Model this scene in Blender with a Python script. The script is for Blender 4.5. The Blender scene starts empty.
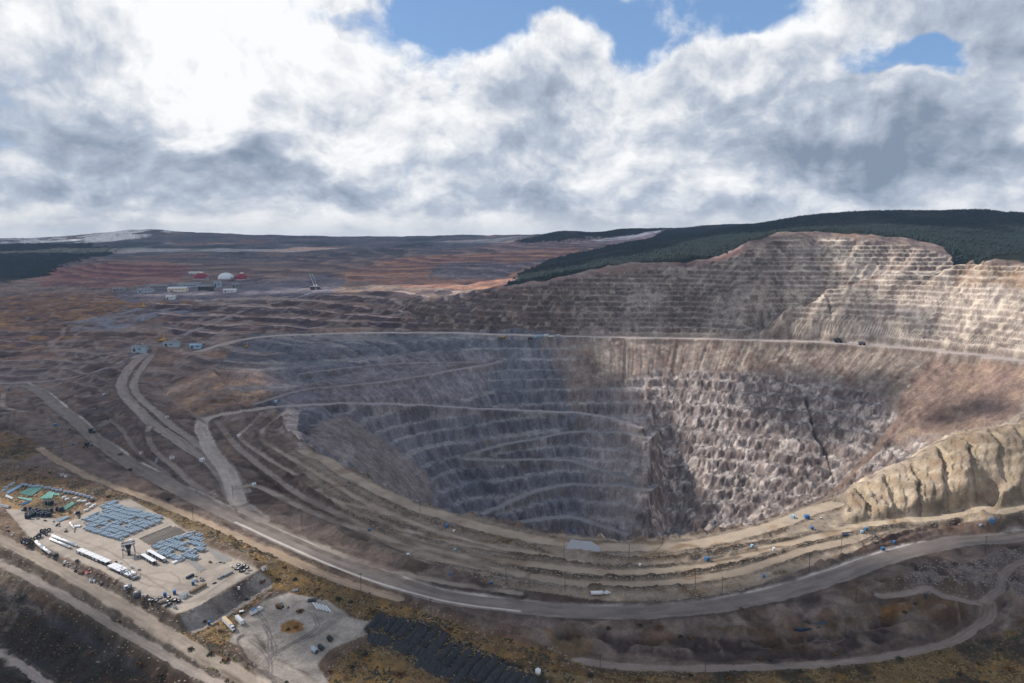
import bpy, bmesh, math, random
import numpy as np
from mathutils import Vector, Matrix
R = math.radians
random.seed(7); RNG = np.random.default_rng(11)
sc = bpy.context.scene
col = sc.collection

# ---------------------------------------------------------------- camera
CAM_Z = 285.0; F = 683.0; PITCH = R(8.7)
cd = bpy.data.cameras.new('camera'); cam = bpy.data.objects.new('camera', cd); col.objects.link(cam)
cd.sensor_width = 36; cd.lens = 24.0; cd.clip_start = 1; cd.clip_end = 60000
cam.location = (0, 0, CAM_Z); cam.rotation_euler = (R(90) - PITCH, 0, 0)
sc.camera = cam
sc.view_settings.view_transform = 'Standard'; sc.view_settings.look = 'None'
sc.view_settings.exposure = 0.12; sc.view_settings.gamma = 1.0

# ---------------------------------------------------------------- sun and sky
SUN_AZ = R(-70)      # measured from the view direction (+Y), negative = left
SUN_EL = R(38)
SUN = Vector((math.sin(SUN_AZ)*math.cos(SUN_EL), math.cos(SUN_AZ)*math.cos(SUN_EL), math.sin(SUN_EL)))
sl = bpy.data.lights.new('sun', 'SUN'); sl.energy = 5.0; sl.angle = R(0.5); sl.color = (1.0, 0.94, 0.86)
so = bpy.data.objects.new('sun', sl); col.objects.link(so)
so.rotation_euler = SUN.to_track_quat('Z', 'Y').to_euler()

def px_azel(px, py):
    a = (px-512)/F; b = (341.5-py)/F
    d = Vector((a, math.cos(PITCH)+b*math.sin(PITCH), -math.sin(PITCH)+b*math.cos(PITCH))).normalized()
    return math.atan2(d.x, d.y), math.asin(d.z)

class NT:
    def __init__(s, tree): s.t = tree; s.n = tree.nodes; s.l = tree.links
    def new(s, typ, **kw):
        n = s.n.new(typ)
        for k, v in kw.items(): setattr(n, k, v)
        return n
    def put(s, sock, v):
        if hasattr(v, 'is_linked') or isinstance(v, bpy.types.NodeSocket): s.l.new(v, sock)
        else: sock.default_value = v
    def m(s, op, a, b=0.0, c=None, clamp=False):
        n = s.new('ShaderNodeMath', operation=op); n.use_clamp = clamp
        s.put(n.inputs[0], a); s.put(n.inputs[1], b)
        if c is not None: s.put(n.inputs[2], c)
        return n.outputs[0]
    def noise(s, vec, scale, detail=5, rough=.55, dist=0.0, lac=2.0):
        n = s.new('ShaderNodeTexNoise'); s.l.new(vec, n.inputs['Vector'])
        n.inputs['Scale'].default_value = scale; n.inputs['Detail'].default_value = detail
        n.inputs['Roughness'].default_value = rough; n.inputs['Distortion'].default_value = dist
        n.inputs['Lacunarity'].default_value = lac
        return n
    def mix(s, f, a, b, bt='MIX'):
        n = s.new('ShaderNodeMix', data_type='RGBA', blend_type=bt)
        s.put(n.inputs[0], f); s.put(n.inputs[6], a); s.put(n.inputs[7], b)
        return n.outputs[2]
    def rng(s, v, a, b, c=0.0, d=1.0, it='SMOOTHSTEP'):
        n = s.new('ShaderNodeMapRange', interpolation_type=it)
        s.put(n.inputs[0], v); n.inputs[1].default_value = a; n.inputs[2].default_value = b
        n.inputs[3].default_value = c; n.inputs[4].default_value = d
        return n.outputs[0]
    def comb(s, x, y, z):
        n = s.new('ShaderNodeCombineXYZ'); s.put(n.inputs[0], x); s.put(n.inputs[1], y); s.put(n.inputs[2], z)
        return n.outputs[0]

w = bpy.data.worlds.new('World'); sc.world = w; w.use_nodes = True
W = NT(w.node_tree)
for n in list(W.n): W.n.remove(n)
out = W.new('ShaderNodeOutputWorld'); bg = W.new('ShaderNodeBackground'); bg.inputs[1].default_value = 0.10
W.l.new(bg.outputs[0], out.inputs[0])
sky = W.new('ShaderNodeTexSky', sky_type='NISHITA'); sky.sun_disc = False
sky.sun_elevation = SUN_EL; sky.sun_rotation = SUN_AZ; sky.altitude = 1200; sky.air_density = 1.0; sky.dust_density = 0.6; sky.ozone_density = 1.6
tc = W.new('ShaderNodeTexCoord'); sep = W.new('ShaderNodeSeparateXYZ'); W.l.new(tc.outputs['Generated'], sep.inputs[0])
X, Y, Z = sep.outputs
az = W.m('ARCTAN2', X, Y); el = W.m('ARCSINE', Z)
# cloud coordinates: bands get thinner towards the horizon, as a flat cloud deck does
elp = W.m('MAXIMUM', el, -0.02)
ev = W.m('MULTIPLY', W.m('LOGARITHM', W.m('ADD', elp, 0.34), 2.718281828), 0.62)
P0 = W.comb(W.m('MULTIPLY', az, 1.0), W.m('MULTIPLY', ev, 1.0), W.m('MULTIPLY', Y, 0.15))
wn = W.noise(P0, 5.0, 4, .55)
vs = W.new('ShaderNodeVectorMath', operation='SUBTRACT'); W.l.new(wn.outputs['Color'], vs.inputs[0]); vs.inputs[1].default_value = (.5, .5, .5)
vm = W.new('ShaderNodeVectorMath', operation='SCALE'); W.l.new(vs.outputs[0], vm.inputs[0]); vm.inputs['Scale'].default_value = .09
va = W.new('ShaderNodeVectorMath', operation='ADD'); W.l.new(P0, va.inputs[0]); W.l.new(vm.outputs[0], va.inputs[1])
P = va.outputs[0]
# warped az / el for the large masses
wsep = W.new('ShaderNodeSeparateXYZ'); W.l.new(vm.outputs[0], wsep.inputs[0])
azw = W.m('ADD', az, W.m('MULTIPLY', wsep.outputs[0], 3.4)); elw = W.m('ADD', el, W.m('MULTIPLY', wsep.outputs[1], 2.2))
def blobs(lst):
    tot = None
    for px, py, rx, ry, wgt in lst:
        a0, e0 = px_azel(px, py)
        dx = W.m('MULTIPLY', W.m('SUBTRACT', azw, a0), F/rx); dy = W.m('MULTIPLY', W.m('SUBTRACT', elw, e0), F/ry)
        q = W.m('ADD', W.m('MULTIPLY', dx, dx), W.m('MULTIPLY', dy, dy))
        g = W.m('MULTIPLY', W.m('DIVIDE', 1.0, W.m('ADD', 1.0, W.m('MULTIPLY', q, q))), wgt)
        tot = g if tot is None else W.m('ADD', tot, g)
    return tot
cover = blobs([(480,-6,100,46,-.8),(640,8,165,38,-.66),(590,34,36,16,.3),(700,20,50,14,.12),(720,22,90,32,-.4),(900,62,60,26,-1.5),(960,88,30,12,-.6),(830,28,70,12,-.5),(900,10,60,20,.2),(205,90,44,22,-.34),(190,128,36,10,-.36),(240,112,26,8,-.25),(880,110,40,40,.25),
               (800,80,110,45,.35),(560,25,34,14,.32),(960,60,90,50,.25)])
dark = blobs([(60,150,125,38,.85),(20,95,60,60,.55),(85,80,55,40,.3),(100,208,70,14,.4),(515,105,50,26,.85),(570,165,55,22,.6),(268,165,38,20,.75),(360,85,60,24,.35),(415,198,105,17,.7),(300,205,60,12,.5),(480,165,60,16,.35),
              (840,148,90,26,.7),(950,165,70,20,.5),(730,110,40,20,.35),(980,40,70,50,.5),(560,205,60,14,.5),(690,205,70,12,.3),
              (250,50,120,60,-.5),(150,20,50,40,-.3),(600,125,45,35,-.25),(640,150,40,30,-.3)])
def field(vec):
    """cloud thickness: rounded heaps of several sizes"""
    big = W.noise(vec, 3.4, 2, .5).outputs[0]; fine = W.noise(vec, 9.0, 6, .62).outputs[0]
    v = W.new('ShaderNodeTexVoronoi', feature='F1'); W.l.new(vec, v.inputs['Vector']); v.inputs['Scale'].default_value = 13
    v.inputs['Detail'].default_value = 2; v.inputs['Roughness'].default_value = .5; v.normalize = True
    return W.m('ADD', W.m('ADD', W.m('MULTIPLY', W.m('SUBTRACT', big, .5), 1.5), W.m('MULTIPLY', W.m('SUBTRACT', fine, .5), 1.5)), W.m('MULTIPLY', W.m('SUBTRACT', .35, v.outputs[0]), .8))
base = field(P)
# the same field sampled a little towards the sun gives the heaps lit and shaded sides
off = W.new('ShaderNodeVectorMath', operation='ADD'); W.l.new(P, off.inputs[0]); off.inputs[1].default_value = (-.012, .026, 0)
toward = field(off.outputs[0])
dens = W.m('ADD', base, W.m('ADD', cover, W.rng(el, .32, .80, .62, .02)))
alpha = W.rng(dens, -0.10, .34)
rel = W.m('SUBTRACT', toward, base)
n3 = W.noise(P, 2.2, 4, .5).outputs[0]
shade = W.m('ADD', W.m('MULTIPLY', dark, W.m('ADD', .38, W.m('MULTIPLY', n3, .5))), W.m('MULTIPLY', rel, 1.5))
shade = W.m('ADD', shade, W.m('MULTIPLY', W.m('SUBTRACT', n3, .5), .7))
sh = W.m('ADD', W.m('MULTIPLY', shade, .80), W.rng(dens, .1, .9, .05, .27), clamp=True)
ramp = W.new('ShaderNodeValToRGB'); W.l.new(sh, ramp.inputs[0])
cr = ramp.color_ramp; cr.elements[0].position = 0; cr.elements[0].color = (9.0, 9.1, 9.2, 1)
cr.elements[1].position = 1; cr.elements[1].color = (2.2, 2.75, 3.6, 1)
e = cr.elements.new(.2); e.color = (7.4, 7.6, 7.95, 1)
e = cr.elements.new(.78); e.color = (3.1, 3.65, 4.6, 1)
e = cr.elements.new(.5); e.color = (4.5, 5.05, 6.0, 1)
skyc = W.mix(.45, sky.outputs[0], (2.3, 4.3, 8.0, 1))
hz = W.rng(el, 0.0, .05, 1.0, 0.0)
cc = W.mix(W.m('MULTIPLY', hz, .6), ramp.outputs[0], (7.3, 7.5, 7.6, 1))
fin = W.mix(W.m('MAXIMUM', alpha, hz), skyc, cc)
fin = W.mix(W.rng(el, -.05, -.008, 1.0, 0.0), fin, (1.1, .98, .85, 1))
W.l.new(fin, bg.inputs[0])
try: w.cycles.sampling_method = 'MANUAL'; w.cycles.sample_map_resolution = 512
except Exception: pass
sc.cycles.volume_bounces = 0
sc.cycles.max_bounces = 4; sc.cycles.diffuse_bounces = 2; sc.cycles.transparent_max_bounces = 12

# ---------------------------------------------------------------- terrain: surveyed points -> height field
TH_S, TH_C = math.sin(PITCH), math.cos(PITCH)
def ray(px, py):
    a = (px-512)/F; b = (341.5-py)/F
    dy = TH_C + b*TH_S; dz = -TH_S + b*TH_C
    return a/dy, dz/dy                      # X per Y, Z per Y
CP = []                                     # (X, Y, z)
def cp(px, py, z=None, Yd=None):
    s, k = ray(px, py)
    if Yd is None: Yd = (z-CAM_Z)/k
    else: z = CAM_Z + k*Yd
    CP.append((s*Yd, Yd, z)); return Yd, z
def cpl(pts, step=30):
    for (a, b) in zip(pts[:-1], pts[1:]):
        n = max(1, int(math.hypot(b[0]-a[0], b[1]-a[1])/step))
        for i in range(n):
            t = i/n; cp(*[a[j]+(b[j]-a[j])*t for j in range(3)])
    cp(*pts[-1])
def wall(px, top, ztop, slope, pys):
    s, k = ray(px, top); Yt = (ztop-CAM_Z)/k; r = []
    for py in pys:
        s2, k2 = ray(px, py); Yd = (CAM_Z - ztop + slope*Yt)/(slope - k2); r.append(cp(px, py, Yd=Yd))
    return r
def cw(px, Yd, z):
    s, k = ray(px, 500); CP.append((s*Yd, Yd, z))

RIM = [(1060,415,80),(1024,424,75),(985,429,70),(950,436,60),(930,445,50),(900,462,38),(880,472,26),(850,487,9),(820,500,0),(790,512,-4),(740,526,-7),(690,535,-8),(640,540,-8),(600,538,-8),(560,532,-8),(520,526,-8),(470,515,-8),(430,503,-7),(390,487,-6),(350,467,-5),(320,452,-4),(300,441,-3),(283,428,-1),(282,416,2)]
cpl(RIM, 22)
# foreground
cpl([(-120,470,6),(-60,470,4),(0,487,0),(60,488,0),(110,500,0),(160,515,0),(230,545,0),(262,566,0)])
cpl([(-60,520,0),(0,520,0),(40,535,0),(100,560,0),(150,590,0),(178,616,0),(215,597,0),(258,571,0)], 20)
cpl([(186,632,-10),(225,612,-10),(268,585,-10),(280,572,-8)])
cpl([(-60,505,-1),(0,536,-2),(43,560,-4),(100,592,-6),(150,622,-8),(200,653,-9),(250,683,-10),(300,715,-10)])
cpl([(-60,540,-8),(0,567,-10),(50,590,-12),(90,612,-13),(150,642,-14),(215,683,-14)])
cpl([(-40,580,-13),(30,605,-18),(90,640,-22),(160,683,-22)])
cpl([(-40,640,-34),(0,655,-34),(45,683,-34),(80,710,-34)])
cpl([(0,672,-35),(20,683,-35)])
cpl([(225,640,-10),(250,615,-10),(290,595,-10),(330,602,-10),(360,625,-12),(320,650,-11),(270,660,-10),(330,683,-12),(420,683,-14)])
cpl([(400,610,-12),(480,640,-15),(560,670,-18),(560,700,-20),(700,700,-22),(900,700,-24),(1060,690,-20)])
cpl([(-120,380,0),(-20,384,0),(30,387,0),(60,410,-1),(95,440,-2),(130,465,-3),(180,492,-4),(250,527,-5),(320,558,-6),(380,580,-7),(440,598,-8),(520,609,-9),(600,615,-10),(680,612,-10),(760,600,-8),(830,582,-5),(880,562,-2),(940,547,1),(1024,538,4),(1090,535,5)])
cpl([(40,450,-2),(100,488,-2),(150,508,-2),(230,543,-3),(330,585,-8),(420,615,-12)])
cpl([(300,500,-3),(400,545,-6),(500,575,-8),(600,587,-9),(700,585,-8),(780,560,-5),(850,535,-2),(900,525,2),(960,518,5),(1024,515,7),(1080,512,8)])
cpl([(350,490,-5),(450,535,-7),(560,560,-8),(660,563,-8),(760,540,-6),(830,520,-2)])
# right spur benches
cp(858,500,7); cp(880,495,14); cp(890,518,8); cp(905,475,30); cp(925,495,25); cp(940,460,45); cp(950,512,12); cp(965,480,42); cp(1000,450,62); cp(1000,495,35); cp(1024,470,55); cp(1024,500,28); cp(1070,450,70); cp(1070,490,45)
# lower right ground
cpl([(560,683,-20),(660,670,-22),(760,664,-22),(860,658,-22),(930,645,-20),(975,630,-17),(1000,610,-13),(960,600,-12),(930,590,-9)])
cp(700,640,-20); cp(800,640,-20); cp(620,640,-16); cp(880,630,-18); cp(700,625,-12); cp(800,610,-9); cp(560,640,-15); cp(850,600,-8)
cp(905,575,9); cp(950,572,16); cp(975,580,14); cp(930,600,-6); cp(1010,585,6); cp(1024,560,4); cp(900,598,-6); cp(1040,610,-8); cp(890,575,0)
cp(1024,650,-16); cp(950,670,-22); cp(1024,683,-22)
# left middle
cpl([(130,352,36),(120,375,24),(125,395,14),(150,420,7),(180,450,3),(205,475,0),(225,495,-3)])
cpl([(270,408,6),(230,415,2),(205,425,0),(215,455,-2),(225,480,-3)])
cpl([(-60,345,34),(0,352,32),(50,340,42),(110,332,48),(160,340,44)])
cp(20,425,4); cp(60,455,1); cp(0,450,4); cp(30,470,6); cp(-60,420,8); cp(80,425,-6); cp(110,450,-4); cp(70,395,2); cp(105,390,8); cp(60,375,12); cp(0,372,14); cp(-60,370,16)
cp(150,470,-6); cp(180,465,-5); cp(250,460,-5); cp(250,480,-6); cp(290,480,-6); cp(200,440,-6); cp(170,415,0); cp(330,490,-6)
cp(170,370,26); cp(150,385,14); cp(180,390,14); cp(200,405,4); cp(220,380,26); cp(250,370,36); cp(270,378,28); cp(240,400,9); cp(270,397,12); cp(200,360,38); cp(165,400,6)
# far left
cpl([(-100,292,92),(0,290,92),(60,300,82),(120,300,84),(160,305,82)])
cp(0,320,60); cp(60,320,58); cp(30,312,70); cp(110,318,64)
cpl([(150,318,68),(200,322,68),(260,318,72)]); cpl([(150,300,86),(220,300,90),(300,298,96),(380,300,98)])
cpl([(160,335,46),(220,333,56),(300,331,62),(400,330,66)])
cpl([(130,283,110),(200,284,112),(260,284,113),(320,284,114)])
cpl([(200,276,118),(240,277,117),(300,274,124),(330,268,134)])
cpl([(-60,283,100),(0,283,100),(40,285,98),(100,286,104)])
cp(40,276,Yd=3700); cp(60,268,Yd=3900); cp(110,262,Yd=3800); cp(175,264,Yd=3600); cp(110,280,Yd=3000); cp(170,278,Yd=3000)
cp(200,262,Yd=4200); cp(300,262,Yd=4200); cp(0,275,Yd=4200); cp(-60,275,Yd=4200)
for x_, y_ in ((0,252),(80,252),(160,250),(240,250),(320,252)): cp(x_, y_, Yd=5600)
for x_, y_ in ((-200,244),(-100,245),(0,245),(60,245),(120,243),(200,241),(280,241),(360,243)): cp(x_, y_, Yd=6800)
for x_, y_ in ((-200,243),(-100,242),(0,241),(30,239),(60,239),(90,236),(120,231),(145,229),(165,231),(190,235),(250,236.5),(330,237),(420,237),(500,237.5),(560,236)): cp(x_, y_, Yd=8600)
for x_ in (-300,-100,100,300,500,700,900,1100,1300): cp(x_, 239, Yd=12500)
# centre: plateau dump with its hollow, ridges behind
cpl([(330,280,124),(390,278,128),(450,285,122),(500,289,126)])
cp(340,268,Yd=3300); cp(400,258,Yd=3600); cp(480,255,Yd=3500); cp(540,255,Yd=3300); cp(420,272,Yd=2900); cp(500,280,Yd=2500); cp(520,268,Yd=2800)
cp(450,264,Yd=3150); cp(450,277,Yd=2700); cp(500,264,Yd=3150); cp(590,252,Yd=3300); cp(580,248,Yd=3700)
for x_, y_ in ((400,246),(480,246),(540,244)): cp(x_, y_, Yd=5200)
for x_, y_ in ((430,240),(500,238),(545,235.5),(565,231),(592,234.5),(622,227),(652,229),(665,229),(700,226),(730,224)): cp(x_, y_, Yd=5200 if x_ > 520 else 6500)
cp(600,243,Yd=4200); cp(640,240,Yd=4000); cp(680,234,Yd=4200)
# pit road (z = 60) round the far side
ROADZ = [(250,333,58),(330,333,60),(420,331,62),(500,333,60),(560,335,60),(620,336,60),(700,337,60),(760,339,60),(820,341,60),(880,345,60),(940,350,60),(985,355,60),(1024,361,60),(1080,370,60)]
cpl(ROADZ)
# upper wall above the road
CREST = [(500,290,.42),(530,284,.45),(560,279,.5),(600,272,.55),(640,268,.6),(680,264,.62),(710,262,.65)]
for px, py, sl_ in CREST:
    wall(px, 333, 66, sl_, [330-(330-py)*t for t in (0.03,.35,.7,1)])
for px, ptop in ((740,250),(770,240),(800,235),(830,237)):
    wall(px, 336 if px < 790 else 335, 66, .8, [333-(333-ptop)*t for t in ((.05,.35,.7,1) if px < 760 else (.45,.75,1))])
for px, ptop in ((860,239),(900,242),(935,250),(965,260)):
    wall(px, 338, 66, .72, [335-(335-ptop)*t for t in (.78,.9,1)])
# the nearer spur on the right with its ledge line
SPUR = [(762,332),(780,316),(800,303),(830,290),(870,277),(905,270),(950,269),(990,267),(1040,265),(1090,262)]
for px, py in SPUR:
    tp = np.interp(px, [760,880,940,1024,1090], [338,343,349,359,370])
    if py < tp-18: wall(px, tp, 63, .95, [tp-3, tp-(tp-py)*.5])
    wall(px, tp, 63, 1.0, [py])
    (x_, y2, z2) = CP[-1]
    if px < 960:
        CP.append((x_*(y2+18)/y2, y2+18, z2-3)); CP.append((x_*(y2+75)/y2, y2+75, z2-22))
for px in (990,1040,1090): wall(px, 262, 230, .5, [255])
# forested hills behind the crest
for px, py, Yd in ((700,256,2150),(740,240,2150),(800,230,2150),(860,233,2150),(920,236,2150),(970,246,2000),(1010,258,1850),(1060,262,1900),(640,262,2150),(600,268,2100),(560,274,2050),
    (640,250,2700),(700,240,2700),(760,232,2700),(820,222,2700),(900,220,2700),(980,224,2500),(1060,235,2400),(550,266,2500),(610,255,2800),
    (760,224,3500),(800,217,3300),(850,212.5,3200),(890,211,3100),(930,212.5,3100),(985,210.5,3000),(1024,215,3000),(1090,216,3000),(1200,222,3000),
    (800,225,4600),(900,222,4600),(1000,222,4600),(1200,228,4600)):
    cp(px, py, Yd=Yd)
# pit walls below the road
for px in (500,530,560,600,625):
    tp = np.interp(px, [500,620], [337,338]); z0 = 58
    bot = np.interp(px, [470,520,560,600,640], [512,523,529,535,537])
    sl_ = np.interp(px, [500,560,640], [.55,.66,.72])
    wall(px, tp, z0, sl_, list(np.arange(tp+2, bot, 22))+[bot])
for px in (645,):
    wall(px, 338, 58, .72, [340,360,380,400,415,430])
for px, zz in ((612,60),(630,62),(645,64),(655,64)): wall(px, 338, zz, .72, [440,455,470,485,500,515,530])
for px in (672,):
    wall(px, 338, 58, .74, [340,370,400]); wall(px, 338, 56, .72, [445,462,480,505,530])
wall(664, 338, 58, .72, [445,462,480,505,530])
for px in (700,740,780,820,860,900):
    tp = np.interp(px, [700,760,820,880,940], [339,341,343,347,352])
    bot = np.interp(px, [690,740,790,820,850,900], [531,522,508,496,483,458])
    wall(px, tp, 58, .7, list(np.arange(tp+2, bot, 24))+[bot])
for px, sl_ in ((950,.6),(985,.55),(1024,.5),(1080,.5)):
    tp = np.interp(px, [940,985,1024,1080], [352,357,363,372]); bot = np.interp(px, [950,1024,1080], [430,418,414])
    wall(px, tp, 57, sl_, list(np.arange(tp+2, bot, 22)))
# left part of the pit: ramps and spurs
cpl([(270,408,6),(340,403,-4),(410,404,-22),(480,408,-48)])
cpl([(300,372,32),(350,362,38),(400,350,46),(450,347,46)])
cp(330,385,18); cp(380,385,8); cp(440,375,10); cp(440,395,-18); cp(300,390,16); cp(340,350,50); cp(300,350,50); cp(260,352,50)
cp(310,420,-8); cp(345,416,-14); cp(330,435,-14); cp(350,440,-34); cp(370,450,-52); cp(395,430,-60); cp(395,470,-80); cp(420,440,-85); cp(420,480,-120); cp(450,440,-92); cp(450,480,-140); cp(450,508,-170); cp(375,425,-44); cp(360,455,-40); cp(380,475,-60)
cp(480,440,-95); cp(480,480,-150); cp(490,516,-190)
# hidden inner side of the near rim
for px, py, z in RIM:
    if px < 345 or px > 1040: continue
    s, k = ray(px, py); Yr = (z-CAM_Z)/k
    zb = np.interp(px, [345,400,450,500,560,640,700,800,900,1000], [-30,-90,-170,-200,-240,-245,-215,-170,-90,-30])
    Yb = (zb-CAM_Z)/ray(px, py-3)[1]
    for t in (.06,.35,.6,.85):
        if (Yb-Yr) > 30: CP.append((s*(Yr+(Yb-Yr)*t), Yr+(Yb-Yr)*t, z + (zb-z)*min(1, t*1.35 if px > 420 else t) - 6))
# edges outside the frame
for s_, Yd, z in ((-1.2,350,-20),(-1.2,600,0),(-1.2,1000,10),(-1.2,1600,50),(-1.2,2600,110),(-1.2,4200,170),(1.2,350,-20),(1.2,600,20),(1.2,800,80),(1.2,1100,60),(1.2,1400,180),(1.2,2000,300),(1.2,3000,380),(0,300,-22),(-.6,300,-30),(.6,300,-20)):
    CP.append((s_*Yd, Yd, z))

CPa = np.array(CP)
def uv(x, y): return x/y, np.log(y/400.0)
cu, cv = uv(CPa[:,0], CPa[:,1])
dd = np.hypot(cu[:,None]-cu[None], cv[:,None]-cv[None])
keep = [i for i in range(len(cu)) if not (dd[i,:i] < .004).any()]
cu, cv, cz = cu[keep], cv[keep], CPa[keep,2]
dd = dd[np.ix_(keep, keep)]
N = len(cu)
A = np.zeros((N+3, N+3)); A[:N,:N] = -dd + np.eye(N)*.0015
A[:N,N] = 1; A[:N,N+1] = cu; A[:N,N+2] = cv; A[N:,:N] = A[:N,N:].T
coef = np.linalg.solve(A, np.concatenate([cz, [0,0,0]]))

# grid: columns run away from the viewpoint, rows get denser on the pit walls
sI = np.arange(-.79, .7901, .00155)
sO = np.array([.80,.815,.835,.86,.89,.93,.98,1.05,1.15])
S_ = np.concatenate([-sO[::-1], sI, sO])
ys = [335.0]
while ys[-1] < 13000:
    y = ys[-1]
    if y < 1000: d = min(2.7, max(1.0, y*y/194655*.8))
    elif y < 1900: d = 2.7
    elif y < 2400: d = 4.0
    elif y < 4500: d = y*.0038
    else: d = y*.014
    ys.append(y+d)
Y_ = np.array(ys)
NR, NC = len(Y_), len(S_)
V_ = np.log(Y_/400.0)
def rbf(u, v):
    o = np.empty(u.shape)
    for i in range(0, len(u), 4000):
        d = np.hypot(u[i:i+4000,None]-cu[None], v[i:i+4000,None]-cv[None])
        o[i:i+4000] = -d@coef[:N] + coef[N] + coef[N+1]*u[i:i+4000] + coef[N+2]*v[i:i+4000]
    return o
ri = np.unique(np.concatenate([np.arange(0, NR, 4), [NR-1]])); ci = np.unique(np.concatenate([np.arange(0, NC, 4), np.arange(0, 10), np.arange(NC-10, NC)]))
GU, GV = np.meshgrid(S_[ci], V_[ri])
Hc = rbf(GU.ravel(), GV.ravel()).reshape(GU.shape)
# upsample bilinearly
Hr = np.empty((NR, len(ci)))
for j in range(len(ci)): Hr[:,j] = np.interp(V_, V_[ri], Hc[:,j])
H = np.empty((NR, NC))
for i in range(NR): H[i] = np.interp(S_, S_[ci], Hr[i])
def blur(a, n=1):
    for _ in range(n):
        a = a.copy(); a[1:-1] = (a[:-2]+2*a[1:-1]+a[2:])/4; a[:,1:-1] = (a[:,:-2]+2*a[:,1:-1]+a[:,2:])/4
    return a
H = blur(H, 3)
H0 = H.copy()
XX = S_[None,:]*Y_[:,None]; YY = np.repeat(Y_[:,None], NC, 1)

def bil(Hm, x, y):
    u = np.interp(x/y, S_, np.arange(NC)); v = np.interp(y, Y_, np.arange(NR))
    j = np.clip(u.astype(int), 0, NC-2); i = np.clip(v.astype(int), 0, NR-2); fu = u-j; fv = v-i
    return (Hm[i,j]*(1-fu)*(1-fv)+Hm[i,j+1]*fu*(1-fv)+Hm[i+1,j]*(1-fu)*fv+Hm[i+1,j+1]*fu*fv)
def hit(px, py, Hm=None, ymin=0):
    """world point of the terrain that lies in this direction from the viewpoint"""
    Hm = H if Hm is None else Hm
    s, k = ray(px, py); u = float(np.interp(s, S_, np.arange(NC))); j = min(int(u), NC-2); f = u-j
    c = Hm[:,j]*(1-f)+Hm[:,j+1]*f
    g = c - (CAM_Z + k*Y_)
    m = np.nonzero((g[:-1] < 0) & (g[1:] >= 0) & (Y_[1:] > ymin))[0]
    if len(m) == 0:
        yy = Y_[-1]*.6; return np.array([s*yy, yy, float(bil(Hm, s*yy, yy))])
    i = m[0]; t = g[i]/(g[i]-g[i+1]); yy = Y_[i]+(Y_[i+1]-Y_[i])*t
    return np.array([s*yy, yy, CAM_Z+k*yy])

# ---------------------------------------------------------------- noise, masks, lines
def _h(ix, iy, seed):
    n = ix.astype(np.int32).astype(np.uint32)*np.uint32(374761393) + iy.astype(np.int32).astype(np.uint32)*np.uint32(668265263) + np.uint32((seed*1274126177) & 0xffffffff)
    n ^= n >> np.uint32(13); n *= np.uint32(1274126177); n ^= n >> np.uint32(16)
    return (n & np.uint32(0xffff)).astype(np.float32)*np.float32(1/65535.0)
def vn(x, y, seed=0):
    ix = np.floor(x); iy = np.floor(y); fx = (x-ix).astype(np.float32); fy = (y-iy).astype(np.float32)
    fx = fx*fx*fx*(fx*(fx*6-15)+10); fy = fy*fy*fy*(fy*(fy*6-15)+10)
    a = _h(ix, iy, seed); b = _h(ix+1, iy, seed); c = _h(ix, iy+1, seed); d = _h(ix+1, iy+1, seed)
    return (a*(1-fx)+b*fx)*(1-fy)+(c*(1-fx)+d*fx)*fy*1.0 - .5
def fbm(x, y, scale, oct=4, seed=0, gain=.5):
    o = 0; a = 1; t = 0; x = x/scale; y = y/scale
    for k in range(oct):
        o = o + a*vn(x, y, seed+k*17); t += a; a *= gain
        x, y = (x*1.6+y*1.2)+5.3, (-x*1.2+y*1.6)+1.7
    return o/t*2
def blocks(x, y, cell, seed=0):
    """broken rock: every cell a block with its own height and tilt"""
    x = x/cell; y = y/cell; ix = np.floor(x); iy = np.floor(y)
    best = np.full(x.shape, 9.0); val = np.zeros(x.shape)
    for dx in (-1,0,1):
        for dy in (-1,0,1):
            cx = ix+dx; cy = iy+dy
            jx = cx+_h(cx, cy, seed)*.9+.05; jy = cy+_h(cx, cy, seed+1)*.9+.05
            d = np.hypot(x-jx, y-jy); m = d < best
            v = (_h(cx, cy, seed+2)-.5) + (x-jx)*(_h(cx, cy, seed+3)-.5)*1.6 + (y-jy)*(_h(cx, cy, seed+4)-.5)*1.6
            best = np.where(m, d, best); val = np.where(m, v, val)
    return val*cell, best
def sst(a, b, x):
    t = np.clip((x-a)/(b-a), 0, 1); return t*t*(3-2*t)
def terr(z, h, f0=.52, lip=.12):
    q = z/h; fl = np.floor(q); f = q-fl
    return h*(fl+np.where(f < f0, lip*f/f0, lip+(1-lip)*sst(f0, 1.0, f)*1.0)), f
def smooth_px(pts, step=7):
    P_ = [np.array(p, float) for p in pts]; P_ = [2*P_[0]-P_[1]]+P_+[2*P_[-1]-P_[-2]]; o = []
    for i in range(1, len(P_)-2):
        a, b, c, d = P_[i-1:i+3]; n = max(1, int(np.hypot(*(c-b)[:2])/step))
        for k in range(n):
            t = k/n; o.append(.5*((2*b)+(c-a)*t+(2*a-5*b+4*c-d)*t*t+(3*b-a-3*c+d)*t**3))
    o.append(P_[-2]); return o
def world_line(pts, smooth=True, ymin=0):
    o = []
    for p in (smooth_px(pts) if smooth else pts): o.append(hit(p[0], p[1], H0, ymin))
    return np.array(o)
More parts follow.
